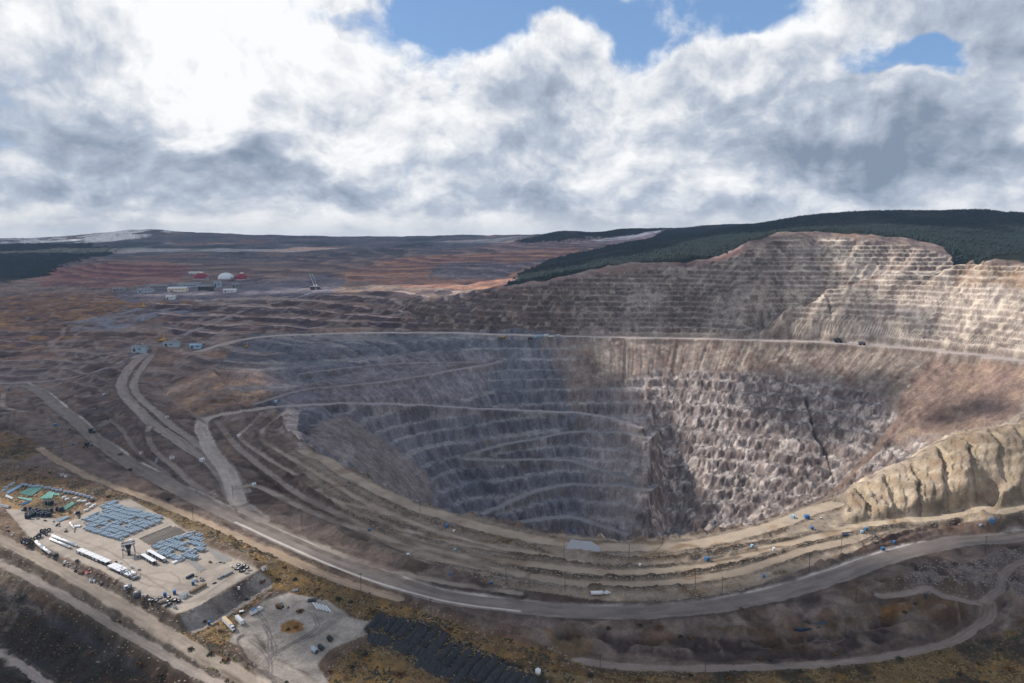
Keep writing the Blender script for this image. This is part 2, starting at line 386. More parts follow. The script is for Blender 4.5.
def near(L, maxd):
    global SL
    i0 = max(0, np.searchsorted(Y_, L[:,1].min()-maxd)-1); i1 = min(NR, np.searchsorted(Y_, L[:,1].max()+maxd)+1)
    ya, yb = Y_[i0], Y_[min(i1, NR-1)]; xa = L[:,0].min()-maxd; xb = L[:,0].max()+maxd
    j0 = max(0, np.searchsorted(S_, min(xa/ya, xa/yb))-1); j1 = min(NC, np.searchsorted(S_, max(xb/ya, xb/yb))+1)
    SL = (slice(i0, max(i1, i0+2)), slice(j0, max(j1, j0+2))); a_, b_ = i0, j0; shp = XX[SL].shape
    D = np.full(shp, 1e9); T = np.zeros(shp); Zc = np.zeros(shp); Sd = np.zeros(shp); acc = 0
    for a, b in zip(L[:-1], L[1:]):
        ln = math.hypot(b[0]-a[0], b[1]-a[1])
        if ln < 1e-6: continue
        y0 = min(a[1], b[1])-maxd; y1 = max(a[1], b[1])+maxd
        i0 = max(0, np.searchsorted(Y_, y0)-1); i1 = min(NR, np.searchsorted(Y_, y1)+1)
        if i1 <= i0: acc += ln; continue
        yy = Y_[i0]; xs = (min(a[0], b[0])-maxd, max(a[0], b[0])+maxd); yb = Y_[i1-1]
        j0 = max(0, np.searchsorted(S_, min(xs[0]/yy, xs[0]/yb))-1); j1 = min(NC, np.searchsorted(S_, max(xs[1]/yy, xs[1]/yb))+1)
        if j1 <= j0: acc += ln; continue
        x = XX[i0:i1,j0:j1]; y = YY[i0:i1,j0:j1]
        t = np.clip(((x-a[0])*(b[0]-a[0])+(y-a[1])*(b[1]-a[1]))/ln**2, 0, 1)
        d = np.hypot(x-a[0]-t*(b[0]-a[0]), y-a[1]-t*(b[1]-a[1]))
        m = d < D[i0-a_:i1-a_,j0-b_:j1-b_]
        D[i0-a_:i1-a_,j0-b_:j1-b_] = np.where(m, d, D[i0-a_:i1-a_,j0-b_:j1-b_]); T[i0-a_:i1-a_,j0-b_:j1-b_] = np.where(m, acc+t*ln, T[i0-a_:i1-a_,j0-b_:j1-b_])
        Zc[i0-a_:i1-a_,j0-b_:j1-b_] = np.where(m, a[2]+t*(b[2]-a[2]), Zc[i0-a_:i1-a_,j0-b_:j1-b_])
        sd = np.sign((b[0]-a[0])*(y-a[1])-(b[1]-a[1])*(x-a[0]))
        Sd[i0-a_:i1-a_,j0-b_:j1-b_] = np.where(m, sd, Sd[i0-a_:i1-a_,j0-b_:j1-b_]); acc += ln
    return D, T, Zc, Sd
JX = fbm(XX, YY, 45, 4, 91); JY = fbm(XX, YY, 45, 4, 92)
def inpoly(W_, jit=0.0, soft=1):
    W_ = np.array(W_)[:,:2]; pad = jit+5
    i0 = max(0, np.searchsorted(Y_, W_[:,1].min()-pad)-1); i1 = min(NR, np.searchsorted(Y_, W_[:,1].max()+pad)+1)
    m = np.zeros((NR, NC), bool)
    if i1 <= i0: return m.astype(float)
    x = XX[i0:i1]+JX[i0:i1]*jit; y = YY[i0:i1]+JY[i0:i1]*jit; r = np.zeros(x.shape, bool)
    for k in range(len(W_)):
        xa, ya = W_[k-1]; xb, yb = W_[k]
        if ya == yb: continue
        r ^= ((y < ya) != (y < yb)) & (x < (xb-xa)*(y-ya)/(yb-ya)+xa)
    m[i0:i1] = r
    return blur(m.astype(float), soft)
def pxpoly(pts, jit=0.0, soft=1, ymin=0):
    o = []
    for (a, b) in zip(pts, list(pts[1:])+[pts[0]]):
        n = max(1, int(math.hypot(b[0]-a[0], b[1]-a[1])/25))
        for k in range(n): o.append(hit(a[0]+(b[0]-a[0])*k/n, a[1]+(b[1]-a[1])*k/n, H0, ymin))
    return inpoly(o, jit, soft)
def lin(c): c = np.array(c, float)/255; return np.where(c <= .04045, c/12.92, ((c+.055)/1.055)**2.4)
E_SUN = 1.45; E_SHADE = .72
def lit(*c): return lin(c)/E_SUN
def shd(*c): return lin(c)/E_SHADE

# ---------------------------------------------------------------- what lies where
C = np.empty((NR, NC, 3)); C[:] = shd(112,99,93)
LAB = np.zeros((NR, NC), np.int16); LNAMES = ['ground']
SL_ = (slice(None), slice(None))
def label(name, mask, sl=None):
    LNAMES.append(name); LAB[SL_ if sl is None else sl][mask > .5] = len(LNAMES)-1
def paint(mask, c, amt=1.0, sl=None):
    if sl is not None:
        f = (mask*amt)[...,None]; C[sl] = C[sl]*(1-f)+np.asarray(c)*f; return
    mask = mask*amt; ri_ = np.nonzero(mask.any(1))[0]
    if len(ri_) == 0: return
    a, b = ri_[0], ri_[-1]+1; f = mask[a:b,:,None]; C[a:b] = C[a:b]*(1-f)+np.asarray(c)*f
def wpx(pts): return [hit(p[0], p[1], H0) for p in pts]

rimW = [((lambda s, k: np.array([s*(z-CAM_Z)/k, (z-CAM_Z)/k, z]))(*ray(px, py))) for px, py, z in RIM]
roadW = [((lambda s, k: np.array([s*(z-CAM_Z)/k, (z-CAM_Z)/k, z]))(*ray(px, py))) for px, py, z in ROADZ]
leftW = wpx([(235,345),(215,372),(240,405),(276,410)])
PIT = inpoly([p for p in rimW]+leftW[::-1]+roadW, 0, 1)
crestpx = [(400,300),(470,296),(500,290),(530,284),(560,279),(600,272),(640,268),(680,264),(710,262),(740,250),(770,240),(800,235),(830,236.5),(860,239),(900,242.5),(935,250),(965,260),(990,263),(1024,262),(1070,259)]
crestW = wpx([(x, y+1.5) for x, y in crestpx])
UP = inpoly(roadW[2:]+crestW[::-1], 6, 1)

# far country
hills = pxpoly([(-200,300),(0,300),(0,292),(100,283),(320,283),(400,255),(500,250),(600,245),(640,236),(700,232),(700,229),(600,230),(500,239),(300,238.5),(0,242.5),(-200,245)], 30)
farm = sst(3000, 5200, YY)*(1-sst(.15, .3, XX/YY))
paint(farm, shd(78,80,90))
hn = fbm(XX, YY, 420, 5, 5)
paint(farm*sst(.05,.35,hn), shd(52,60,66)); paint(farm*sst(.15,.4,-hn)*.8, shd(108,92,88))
fk = sst(3600, 5200, YY)*(1-sst(.12,.25,XX/YY))
H += fk*(fbm(XX, YY, 900, 5, 77)*34+(1-np.abs(fbm(XX, YY, 420, 4, 78))*2)*9)
# ground texture of the valley, left and middle
mid = sst(900,1500,YY)*(1-sst(3000,4500,YY))
n_a = fbm(XX, YY*1.6, 90, 5, 8); n_b = fbm(XX, YY, 30, 4, 9)
paint(mid*sst(-.1,.5,n_a), shd(88,78,80)); paint(mid*sst(.05,.5,-n_a)*.7, shd(118,96,84))
orange = pxpoly([(-60,296),(0,297),(70,292),(130,296),(195,303),(165,316),(110,322),(75,340),(0,362),(-60,372)], 25, 2)
paint(orange, shd(104,80,68)); paint(orange*sst(0,.5,n_b+n_a*.5), shd(126,98,72)*1.0); paint(orange*sst(.1,.5,-n_b), shd(78,66,66))
red = pxpoly([(30,272),(90,264),(150,262),(190,266),(180,281),(100,287),(40,285)], 20, 2); paint(red, shd(116,80,76))
paint(pxpoly([(95,285),(105,279),(180,273),(185,283)], 15, 2), shd(112,74,70))
paint(pxpoly([(70,322),(130,312),(150,318),(118,331),(70,330)], 10, 2), shd(104,106,116))
paint(pxpoly([(120,310),(200,306),(205,315),(150,318)], 10, 2), shd(98,100,110))
plant = pxpoly([(110,296),(150,283),(230,281),(330,273),(345,282),(330,296),(240,300),(130,303)], 15, 2); paint(plant, shd(92,90,100))
paint(pxpoly([(180,301),(260,297),(330,300),(250,304)], 10, 1), shd(135,125,122))
dump = pxpoly([(335,279),(350,270),(385,260),(420,255),(480,252),(545,248),(575,246),(585,253),(560,262),(540,272),(520,282),(500,290),(450,290),(400,286)], 25, 2)
paint(dump, shd(134,100,86)); paint(dump*sst(.1,.5,fbm(XX,YY*2,160,4,4)), shd(160,120,92)); paint(dump*sst(.15,.5,-fbm(XX,YY*2,120,4,3)), shd(104,82,80))
hollow = pxpoly([(428,275),(435,266),(455,261),(520,261),(560,258),(520,268),(505,278),(440,279)], 10, 1); paint(hollow, shd(98,94,100))
H -= hollow*0
H += hollow*(fbm(XX, YY*.3, 30, 3, 61)*5)
paint(pxpoly([(460,250),(540,238),(640,236),(600,244),(520,250)], 20, 2), shd(112,96,98))
paint(pxpoly([(570,241),(600,237),(665,230),(700,229),(640,240),(600,244)], 12, 1), shd(140,125,130))
paint(pxpoly([(590,238),(655,230),(668,230),(640,236.5),(600,240)], 8, 1), shd(190,188,196))
paint(pxpoly([(505,289),(560,279),(640,268),(700,262),(740,248),(745,254),(700,270),(640,274),(560,285)], 12, 2), shd(108,86,84))
paint(pxpoly([(590,250),(620,250),(640,262),(632,268),(625,262)], 5, 1), shd(120,105,108))
woods = np.maximum(pxpoly([(506,287),(530,283),(545,280.5),(570,276),(594,270),(625,263.5),(640,264),(700,261),(725,254),(745,245),(770,236),(800,231),(850,235),(905,238),(945,248),(985,262),(1100,262),(1300,270),(1300,200),(1030,214),(980,209),(920,210),(860,210),(800,215),(740,222),(700,227),(668,229),(646,240),(609,246),(588,251),(578,253),(549,260),(520,274)], 12, 1), 0)
woods = np.maximum(woods, sst(2300,2600,YY+JX*80)*sst(.33,.36,XX/YY+JX*.01))
paint(woods, lin((34,40,36))); label('forested_hill', woods)
woodsL = pxpoly([(-200,284),(0,283),(35,277),(60,266),(95,258),(120,252),(90,246),(0,246),(-200,246)], 120, 1); paint(woodsL, lin((40,46,46)))
mt = inpoly([(-5700,7200),(-4050,7200),(-4000,9300),(-5900,9300)], 200, 2)
paint(mt*sst(-.3,.05,fbm(XX,YY,260,4,19)), (.8,.82,.86)); mt2 = inpoly([(-6300,7600),(-5900,7600),(-6000,9300),(-6900,9300)], 100, 2); paint(mt2*sst(-.1,.2,fbm(XX,YY,200,4,20)), (.7,.72,.78))

# upper wall
UPn = fbm(XX, YY, 60, 4, 31)
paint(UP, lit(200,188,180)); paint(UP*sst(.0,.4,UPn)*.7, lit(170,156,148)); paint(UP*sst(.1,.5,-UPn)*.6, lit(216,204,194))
left_up = UP*(1-sst(.02,.2,XX/YY+JX*.02)); paint(left_up, shd(112,98,96)); paint(left_up*sst(.0,.5,UPn), shd(92,84,88))  # left wall painted darker: part of its shade is in the rock colour
orr = pxpoly([(950,268),(1024,266),(1024,285),(955,286)], 12, 2); paint(orr, lit(190,155,120), .6)
paint(pxpoly([(840,288),(905,271),(912,274),(850,297)], 8, 1), lit(140,105,100), .6)
label('terraced_upper_wall', UP)

# the pit
th = np.arctan2(XX-170, YY-1000.0)           # bearing from the pit centre: scree runs along it
rr = np.hypot(XX-170, YY-1000)
streak = fbm(th*60, rr/160, 1.0, 4, 41); streak2 = fbm(th*170, rr/90, 1.0, 3, 42)
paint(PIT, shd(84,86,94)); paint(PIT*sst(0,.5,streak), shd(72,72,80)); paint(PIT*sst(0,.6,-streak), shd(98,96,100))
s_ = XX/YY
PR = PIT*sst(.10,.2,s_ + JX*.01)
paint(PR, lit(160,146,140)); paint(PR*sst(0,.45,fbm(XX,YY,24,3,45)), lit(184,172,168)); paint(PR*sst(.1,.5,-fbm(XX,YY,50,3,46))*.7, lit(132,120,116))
scree = PIT*sst(.07,.12,s_+JX*.015)*sst(0,1,(H0-np.interp(s_.ravel(), [.08,.15,.25,.32,.42,.55,.62,.8], [-40,-26,-8,0,-4,-22,-70,-200]).reshape(s_.shape)+JY*10)/10)
paint(scree, lit(156,143,134)); paint(scree*sst(-.05,.5,streak)*.8, lit(136,122,115)); paint(scree*sst(.05,.5,-streak), lit(182,168,156)); paint(scree*sst(.1,.5,streak2)*.5, lit(128,116,110)); paint(scree*sst(.1,.35,fbm(XX,YY,34,4,181))*.7, lit(132,112,104)); paint(scree*(_h(np.floor(XX/9), np.floor(YY/8), 35) > .9), lit(196,186,176), .5)
chute = pxpoly([(905,408),(925,404),(880,450),(838,492),(828,494),(870,450)], 3, 1); paint(chute*PIT, lit(150,130,118)); scree = np.maximum(scree, chute*PIT)
pink = pxpoly([(930,360),(1024,368),(1024,414),(980,428),(930,432),(885,440),(900,400)], 10, 2)*PIT; paint(pink, lit(160,138,128)); paint(pink*sst(0,.5,fbm(XX,YY,40,4,55)), lit(184,160,142)); paint(pink*sst(0,.5,-fbm(XX,YY,60,4,56)), lit(124,98,90))
scree = np.maximum(scree, pink*.7)
bs = PIT*pxpoly([(545,338),(590,338),(598,380),(590,425),(575,430),(560,380)], 30, 4); paint(bs, shd(108,95,88), .6)
ls = PIT*pxpoly([(330,412),(350,412),(420,470),(430,500),(380,485),(330,455),(300,436)], 25, 4); paint(ls, shd(104,95,92), .7)
ls2 = PIT*pxpoly([(270,395),(300,385),(420,350),(500,350),(480,395),(400,402),(330,402),(280,408)], 8, 2); paint(ls2, shd(98,95,100)); paint(ls2*sst(0,.4,streak2), shd(82,80,86))
tan = pxpoly([(285,408),(300,409),(297,430),(330,462),(360,480),(335,462),(300,448),(272,428)], 2, 1); paint(tan, shd(140,130,128))
label('open_pit', PIT)

# dump shoulder left of the pit
sh1 = pxpoly([(165,392),(185,378),(240,362),(262,372),(276,396),(250,404),(210,418),(185,415)], 6, 2); paint(sh1, shd(116,98,88))
for pts in ([(182,408),(205,394),(230,384),(250,378)],[(200,414),(225,402),(245,396),(262,392)],[(170,394),(195,382),(215,376)]):
    D, T, Zc, Sd = near(world_line(pts), 40); paint(np.exp(-(D/14)**2), shd(158,132,112), .9, SL)  # sunlit bands of the shoulder painted as lighter stripes
paint(pxpoly([(262,372),(300,385),(330,402),(276,398)], 4, 1), shd(92,90,98))
paint(pxpoly([(225,372),(262,368),(300,384),(276,398),(262,390)],6,1), shd(96,86,86), .6)

# benches between the haul road and the rim, and the spur on the right
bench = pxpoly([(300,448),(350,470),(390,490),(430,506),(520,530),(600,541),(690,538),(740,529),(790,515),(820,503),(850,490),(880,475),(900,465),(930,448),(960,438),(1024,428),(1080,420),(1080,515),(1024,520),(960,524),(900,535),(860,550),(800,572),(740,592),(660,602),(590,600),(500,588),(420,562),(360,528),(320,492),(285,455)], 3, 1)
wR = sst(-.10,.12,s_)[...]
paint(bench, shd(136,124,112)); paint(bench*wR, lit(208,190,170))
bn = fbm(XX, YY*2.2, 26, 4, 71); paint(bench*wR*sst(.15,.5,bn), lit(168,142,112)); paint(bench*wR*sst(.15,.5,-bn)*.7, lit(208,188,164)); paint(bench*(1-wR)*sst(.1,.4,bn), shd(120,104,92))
spur = pxpoly([(838,500),(850,489),(880,473),(900,463),(930,446),(950,437),(985,430),(1080,418),(1080,510),(960,520),(900,528),(850,528)], 3, 1)
sn = fbm(XX, YY, 20, 4, 72)
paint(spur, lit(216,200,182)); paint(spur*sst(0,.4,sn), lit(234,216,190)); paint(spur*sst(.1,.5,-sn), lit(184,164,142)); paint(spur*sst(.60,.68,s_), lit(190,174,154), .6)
# near ground
def region(pts, c, jit=6, soft=1, amt=1.0, ymin=0):
    m = pxpoly(pts, jit, soft, ymin); paint(m, c, amt); return m
g1 = region([(-60,455),(60,470),(120,488),(200,520),(300,560),(380,590),(470,625),(560,650),(640,683),(640,720),(0,720),(-60,600)], shd(104,88,74))
n2_ = fbm(XX, YY, 18, 5, 81); n3_ = fbm(XX, YY, 6, 4, 82)
dk = region([(-60,580),(0,588),(60,618),(130,660),(180,690),(180,760),(-60,760)], shd(54,47,43), 10, 2)
paint(dk*sst(.1,.5,n2_)*sst(-.75,-.55,s_), shd(84,66,50)); paint(dk*sst(.1,.5,-n2_), shd(56,56,62))
gr = region([(262,562),(300,566),(350,588),(400,604),(470,632),(560,656),(630,680),(620,720),(300,720),(340,660),(372,640),(362,618),(330,604),(285,590),(262,590),(240,615),(222,650),(250,668),(240,690),(175,640),(180,625),(262,575)], shd(124,98,64), 5, 1)
paint(gr*sst(.0,.35,n2_), shd(108,84,58)); paint(gr*sst(.05,.4,n3_)*.6, shd(150,116,66)); paint(gr*sst(.1,.4,-n3_)*.6, shd(84,68,54))
gm = region([(-60,468),(40,475),(100,490),(160,508),(240,540),(300,565),(262,566),(230,548),(160,517),(110,502),(60,494),(-60,495)], shd(112,90,66), 3, 1); paint(gm*sst(0,.4,n3_), shd(142,108,62)*1)
bl = region([(-60,430),(0,432),(30,440),(50,452),(20,462),(-60,465)], shd(118,92,58), 6, 2); paint(bl*sst(.0,.4,n3_), shd(80,66,54))
lb = region([(60,405),(80,430),(110,452),(150,475),(170,468),(140,430),(110,395),(80,385)], shd(86,78,80), 8, 2); paint(lb*sst(0,.4,n2_), shd(108,92,86))
br = region([(540,672),(640,672),(760,672),(860,664),(940,654),(1000,640),(1090,615),(1090,760),(540,760)], shd(98,80,56), 6, 2)
paint(br*sst(0,.4,n3_), shd(120,94,52)); paint(br*sst(.1,.4,-n2_), shd(74,62,52))
region([(460,615),(520,618),(620,625),(760,618),(830,600),(850,612),(760,628),(640,640),(560,640)], shd(116,104,100), 4, 2)
region([(600,640),(700,640),(800,640),(880,632),(900,640),(840,658),(720,664),(620,655)], shd(72,63,62), 5, 2)
region([(540,628),(560,655),(590,664),(600,640),(580,630)], shd(108,92,72), 6, 2)
rb = region([(930,575),(900,590),(880,600),(905,612),(960,632),(990,606),(960,602)], shd(96,78,60), 5, 2)
mnd = region([(885,592),(925,560),(960,566),(1000,556),(1060,550),(1060,600),(1000,600),(975,590),(950,596)], shd(108,100,98), 4, 1)
paint(mnd*sst(.1,.4,n3_), shd(82,74,74))
region([(880,612),(900,600),(912,610),(902,622),(884,626)], shd(120,88,44), 3, 2, .8)
lot = region([(228,642),(240,618),(262,600),(290,592),(328,600),(352,618),(372,622),(365,634),(330,650),(318,664),(330,690),(262,690),(255,672),(262,660),(250,650)], shd(128,122,116), 3, 1); label('dirt_lot', lot)
gp = region([(280,625),(292,619),(303,623),(304,630),(290,634),(280,631)], shd(112,84,52), 2, 1)
YARDPX = [(-70,500),(0,505),(30,540),(60,558),(100,572),(140,596),(175,617),(200,607),(230,588),(259,571),(240,560),(205,545),(170,520),(130,500),(105,503),(70,520),(40,516),(0,498)]
yard = pxpoly(YARDPX, 0, 1); paint(yard, lit(190,180,170)); paint(yard*sst(.1,.5,n3_)*.35, lit(165,156,148)); label('storage_yard', yard)
back = pxpoly([(-20,484),(20,480),(60,486),(92,496),(112,500),(104,508),(70,522),(40,518),(0,506),(-20,506)], 0, 2)
H[:] = H*(1-yard)*(1-back)
for q2_ in ([(60,545),(100,560),(150,575),(190,582)],[(30,520),(70,536),(110,550),(135,568),(170,590)],[(120,570),(150,585),(180,580),(170,568),(145,572)],[(100,545),(118,538),(150,530),(175,520)],[(150,597),(190,600),(235,572)]):
    for o_ in (0, 1.2):
        D_ = near(world_line([(x_, y_+o_) for x_, y_ in q2_]), 4)[0]; paint(np.exp(-(D_/.5)**2), lit(138,128,118), .55, SL)
paint(yard*sst(.12,.4,fbm(XX,YY,22,4,405)), lit(150,142,134), .5)
emb = region([(178,618),(215,599),(259,572),(270,576),(272,587),(250,596),(215,618),(192,632),(183,628)], lit(196,190,186), 1, 1)
em2 = region([(30,545),(100,577),(178,620),(183,630),(140,608),(90,582),(30,553)], lit(96,88,82), 1, 1)
region([(362,628),(380,612),(425,622),(462,642),(540,676),(560,700),(480,700),(430,672),(372,644)], shd(52,50,52), 3, 1)
uscrub = region([(0,478),(60,485),(88,500),(70,517),(30,510),(0,508)], shd(118,96,70), 2, 1)

# berms, windrows, ditches: a line with its own cross section
def berm(pts, wd, ht, c, amt=.8, rough=.5, sm=True, seed=3, ymin=0):
    global H
    L = world_line(pts, sm, ymin); D, T, Zc, Sd = near(L, wd*2.2+4)
    wv = 1+rough*fbm(T, D*0+seed, 6, 3, seed)*1.4
    k = np.exp(-(D/(wd*.55*np.clip(wv, .4, 1.8)))**2)
    H[SL] += 1.25*ht*k*np.clip(wv, .3, 1.8); paint(k, c, amt, SL)
DKB = shd(70,60,54); DKL = lit(84,68,56); OLV = shd(96,86,66)  # dark colours of berms and ditches, the berms' shadow lines painted in
def bermset(lst):
    for i, (pts, wd, ht, c) in enumerate(lst): berm(pts, wd, ht, c, seed=100+i)
bermset([
 ([(30,547),(100,579),(140,601),(178,624),(200,640),(250,668),(262,672)], 5, 1.8, lit(92,86,80)),
 ([(0,549),(50,578),(105,611),(155,640),(220,676)], 4, 1.8, lit(104,104,90)),
 ([(0,554),(50,584),(100,613),(145,638),(190,660)], 8, -1.8, lit(70,64,62)),
 ([(0,577),(40,598),(90,626),(140,655),(185,680)], 8, 2.0, lit(98,88,70)),
 ([(0,590),(50,618),(100,646),(140,672)], 8, -1.2, shd(76,74,78)),
 ([(0,664),(30,683)], 2.0, 1.2, shd(24,24,28)),
 ([(60,478),(120,492),(170,512),(220,535),(260,556)], 5, 2.5, shd(76,64,54)),
 ([(200,525),(250,547),(320,577),(400,605)], 5, 1.4, shd(98,84,72)),
 ([(240,513),(300,541),(360,562),(420,581),(480,592)], 4, 1.8, shd(112,102,94)),
 ([(445,612),(480,622),(530,633)], 4, 2, shd(74,70,68)),
 ([(450,605),(500,612),(545,619),(580,621)], 4.5, 2.4, shd(80,76,72)),
 ([(300,512),(340,535),(400,560),(460,575),(520,585),(590,592),(680,588)], 6, 2.6, shd(110,100,92)),
 ([(280,470),(330,505),(380,528),(430,545),(490,560),(560,575)], 5, 2.5, shd(84,72,60)),
 ([(255,440),(275,462),(320,490),(370,516),(430,536)], 6, -2.0, shd(74,62,52)),
 ([(240,450),(265,478),(310,505),(350,525)], 6, -2.2, shd(84,68,50)),
 ([(345,478),(400,510),(450,528),(520,545),(560,556)], 5, 2.4, shd(96,80,62)),
 ([(470,548),(520,556),(560,562),(610,568),(680,566),(740,557)], 4.5, 2.4, DKL),
 ([(520,572),(580,578),(640,578),(700,572),(760,560),(810,545)], 4.5, 2.6, DKL),
 ([(590,592),(650,590),(720,580),(790,562),(840,548),(890,536)], 4.5, 2.4, DKL),
 ([(690,560),(740,548),(790,540),(830,532),(870,528)], 4, 2.6, DKL),
 ([(735,541),(765,536),(787,530)], 4, 2.6, lit(92,76,62)),
 ([(730,556),(770,548),(810,546)], 3.5, 2.0, DKL),
 ([(800,545),(840,538),(880,530),(910,524)], 3.5, 2.0, lit(100,80,62)),
 ([(840,560),(870,548),(900,536),(935,527)], 3.5, 2.2, lit(88,70,56)),
 ([(430,537),(470,541),(510,543),(516,540)], 5, -1.5, shd(96,74,46)),
 ([(590,556),(640,560),(690,556),(725,545)], 4, 2.0, lit(100,84,72)),
 ([(655,552),(662,545),(669,537)], 1.6, 1.6, shd(60,54,54)),
 ([(820,566),(860,556),(900,543),(950,531),(1024,522)], 6, 2.6, shd(98,84,76)),
 ([(600,607),(680,604),(740,594),(800,578),(850,560)], 5, 2.6, shd(92,86,84)),
 ([(560,634),(620,640),(700,648),(780,645),(850,636),(892,622)], 7, -2.5, shd(64,56,56)),
 ([(560,661),(640,673),(740,670),(830,662)], 6, -1.5, shd(60,54,54)),
 ([(700,632),(760,634),(820,630),(870,622)], 4, 2.0, shd(100,86,70)),
 ([(880,582),(850,592),(800,603),(740,612)], 4, 1.5, shd(84,76,74)),
 ([(470,640),(520,653),(570,668),(620,683)], 5, 2.0, shd(88,74,62)),
 ([(500,634),(545,650),(580,668)], 4, 2.0, shd(80,70,66)),
 ([(150,400),(160,430),(190,455),(215,480)], 5, 2.5, shd(84,78,80)),
 ([(135,425),(150,455),(180,480),(200,490)], 5, 2.0, shd(78,74,76)),
 ([(100,375),(125,420),(160,460)], 9, 3.0, shd(88,80,80)),
 ([(240,405),(250,430),(262,450)], 5, 2.0, shd(92,86,88)),
 ([(20,395),(55,425),(100,460),(160,490)], 6, 2.0, shd(84,76,74)),
 ([(0,358),(60,350),(120,345),(160,350)], 9, 5.0, shd(92,80,78)),
 ([(20,372),(80,362),(130,356)], 12, -6.0, shd(84,80,88)),
 ([(0,382),(60,380),(110,370),(130,360)], 7, 3.0, shd(112,106,108)),
])
# rim windrow: tipped heaps along the edge
berm([(px, py+1.5) for px, py, z in RIM[9:]], 4.5, 2.4, shd(112,98,88), .85, 1.2)
berm([(px, py+1.0) for px, py, z in RIM[1:10]], 4, 2.2, lit(100,84,72), .7, 1.0)

# spur: benches that run down to the right, each with a broken face, its shade painted dark
pa = hit(896,463,H0); pb = hit(1020,514,H0); dv = (pb-pa)[:2]; dv /= np.hypot(*dv); nvx, nvy = dv[1], -dv[0]
if nvx > 0: nvx, nvy = -nvx, -nvy
al = (XX-pa[0])*dv[0]+(YY-pa[1])*dv[1]; qq = (XX-pa[0])*nvx+(YY-pa[1])*nvy
qq = qq+fbm(al, qq, 26, 3, 141)*6+np.abs((al/7.5+.6*fbm(al, qq, 15, 2, 142)) % 1-.5)*3.2
PS = 27.0; fs = (qq/PS) % 1.0
spm = blur(spur, 2)*(1-sst(.68,.72,s_)*.5)
rD = np.full((NR, NC), 40.0); rD_ = near(np.array(rimW), 40)[0]; rD[SL] = np.minimum(rD_, 40); spm = spm*sst(3, 26, rD)
sr = np.abs(((al+qq*.35)/8.0+.5*fbm(al, qq, 18, 2, 144)) % 1-.5)*2
f2 = ((qq*1.0+fbm(al, qq, 17, 3, 145)*5)/9.5) % 1
bsp = blocks(XX, YY, 5.0, 61)[0]; H += spm*bsp*.25
zs_, fS = terr(H0+fbm(XX,YY,40,3,402)*4, 8.5, .5, .08); H = H+(zs_-H0-fbm(XX,YY,40,3,402)*4)*spm*.75
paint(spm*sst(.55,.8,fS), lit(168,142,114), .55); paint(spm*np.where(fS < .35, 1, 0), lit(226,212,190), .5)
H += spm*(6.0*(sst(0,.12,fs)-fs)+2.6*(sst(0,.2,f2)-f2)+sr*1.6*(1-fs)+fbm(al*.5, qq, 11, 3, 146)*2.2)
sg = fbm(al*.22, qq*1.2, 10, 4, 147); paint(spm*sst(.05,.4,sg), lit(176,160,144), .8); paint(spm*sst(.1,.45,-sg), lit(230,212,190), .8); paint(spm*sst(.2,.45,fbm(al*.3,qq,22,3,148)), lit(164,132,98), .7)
paint(spm*np.exp(-((fs-.06)/.05)**2)*sst(-.1,.35,fbm(al,qq,7,3,143)), lit(104,86,72), .75)  # shade of the right-facing drops painted in as dark lines
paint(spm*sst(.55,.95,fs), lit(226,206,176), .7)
ridg = 1-np.abs(fbm(XX*.8+YY*.6, YY*.35-XX*.3, 15, 4, 73))*2
rid2 = 1-np.abs(fbm(XX*.9+YY*.5, YY*.25-XX*.35, 6, 3, 76))*2
H += spur*(ridg*1.6+rid2*1.3+fbm(XX,YY,5,3,74)*.7)
paint(spur*sst(.1,.5,-ridg), lit(170,146,118), .4)
H += mnd*((1-np.abs(fbm(XX, YY*.6, 22, 4, 75))*2)*6-2)

# terraces
wob = fbm(XX, YY, 90, 3, 51)*2.0
gul = fbm(th*150, rr/55, 1.0, 4, 52); bigu = fbm(th*24, H0/110, 1.0, 3, 54)
HU = H0+bigu*16*sst(66,100,H0)+gul*3.0
spW = wpx([(x_, y_+5) for x_, y_ in SPUR[:8]]); spR = [p for p in roadW[6:]][::-1]
SPM = inpoly(spW+spR, 0, 1); dS = near(np.array(spW), 60); dSm = np.full((NR, NC), 60.0); dSm[SL] = np.minimum(dS[0], 60)
HU = HU+SPM*(22*sst(0, 9, dSm))*sst(70, 96, H0)*(1-sst(.54,.62,s_))-gul*2.2*SPM
zw = HU+1.9*np.sin(HU/13.0)+1.2*np.sin(HU/5.3+2)
keepU = np.clip(.25+1.6*sst(-.35,.15,fbm(XX, YY, 85, 3, 151)), 0, 1)
zt, fU = terr(zw, 10.6); zt = zt-(zw-HU); upm = blur(UP, 2)*sst(62, 72, H0)
ul = np.clip(.35+.65*sst(.02,.2,s_), 0, 1); upm2 = upm*keepU
H = H*(1-upm)+(zt*upm2+HU*(upm-upm2))
bkU = blocks(XX, YY, 9.0, 31)[0]; H += upm*(bkU*.16*np.where(fU > .45, 1, .3)+fbm(XX,YY,7,3,53)*.5)
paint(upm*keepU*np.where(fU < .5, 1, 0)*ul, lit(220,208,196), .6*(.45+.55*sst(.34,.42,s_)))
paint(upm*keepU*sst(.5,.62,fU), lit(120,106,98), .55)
paint(upm*(_h(np.floor(XX/13), np.floor(YY/10), 5) > .8), lit(236,224,206), .45); paint(upm*(_h(np.floor(XX/9), np.floor(YY/8), 15) > .86), lit(104,92,88), .5)
paint(upm*sst(.5,.7,fU)*sst(0,.4,gul), lit(140,122,110), .5)
blkm = sst(.085,.13,s_)*(1-sst(.2100,.2135,s_+JX*.0012))*(YY > 950)
raised = np.minimum(H0+17, np.maximum(H0, -60.0)); H0P = H0*(1-blkm)+raised*blkm
rec = sst(.2135,.217,s_)*(1-sst(.235,.26,s_))*(YY > 950)*(H0 < -55); H0P -= rec*4
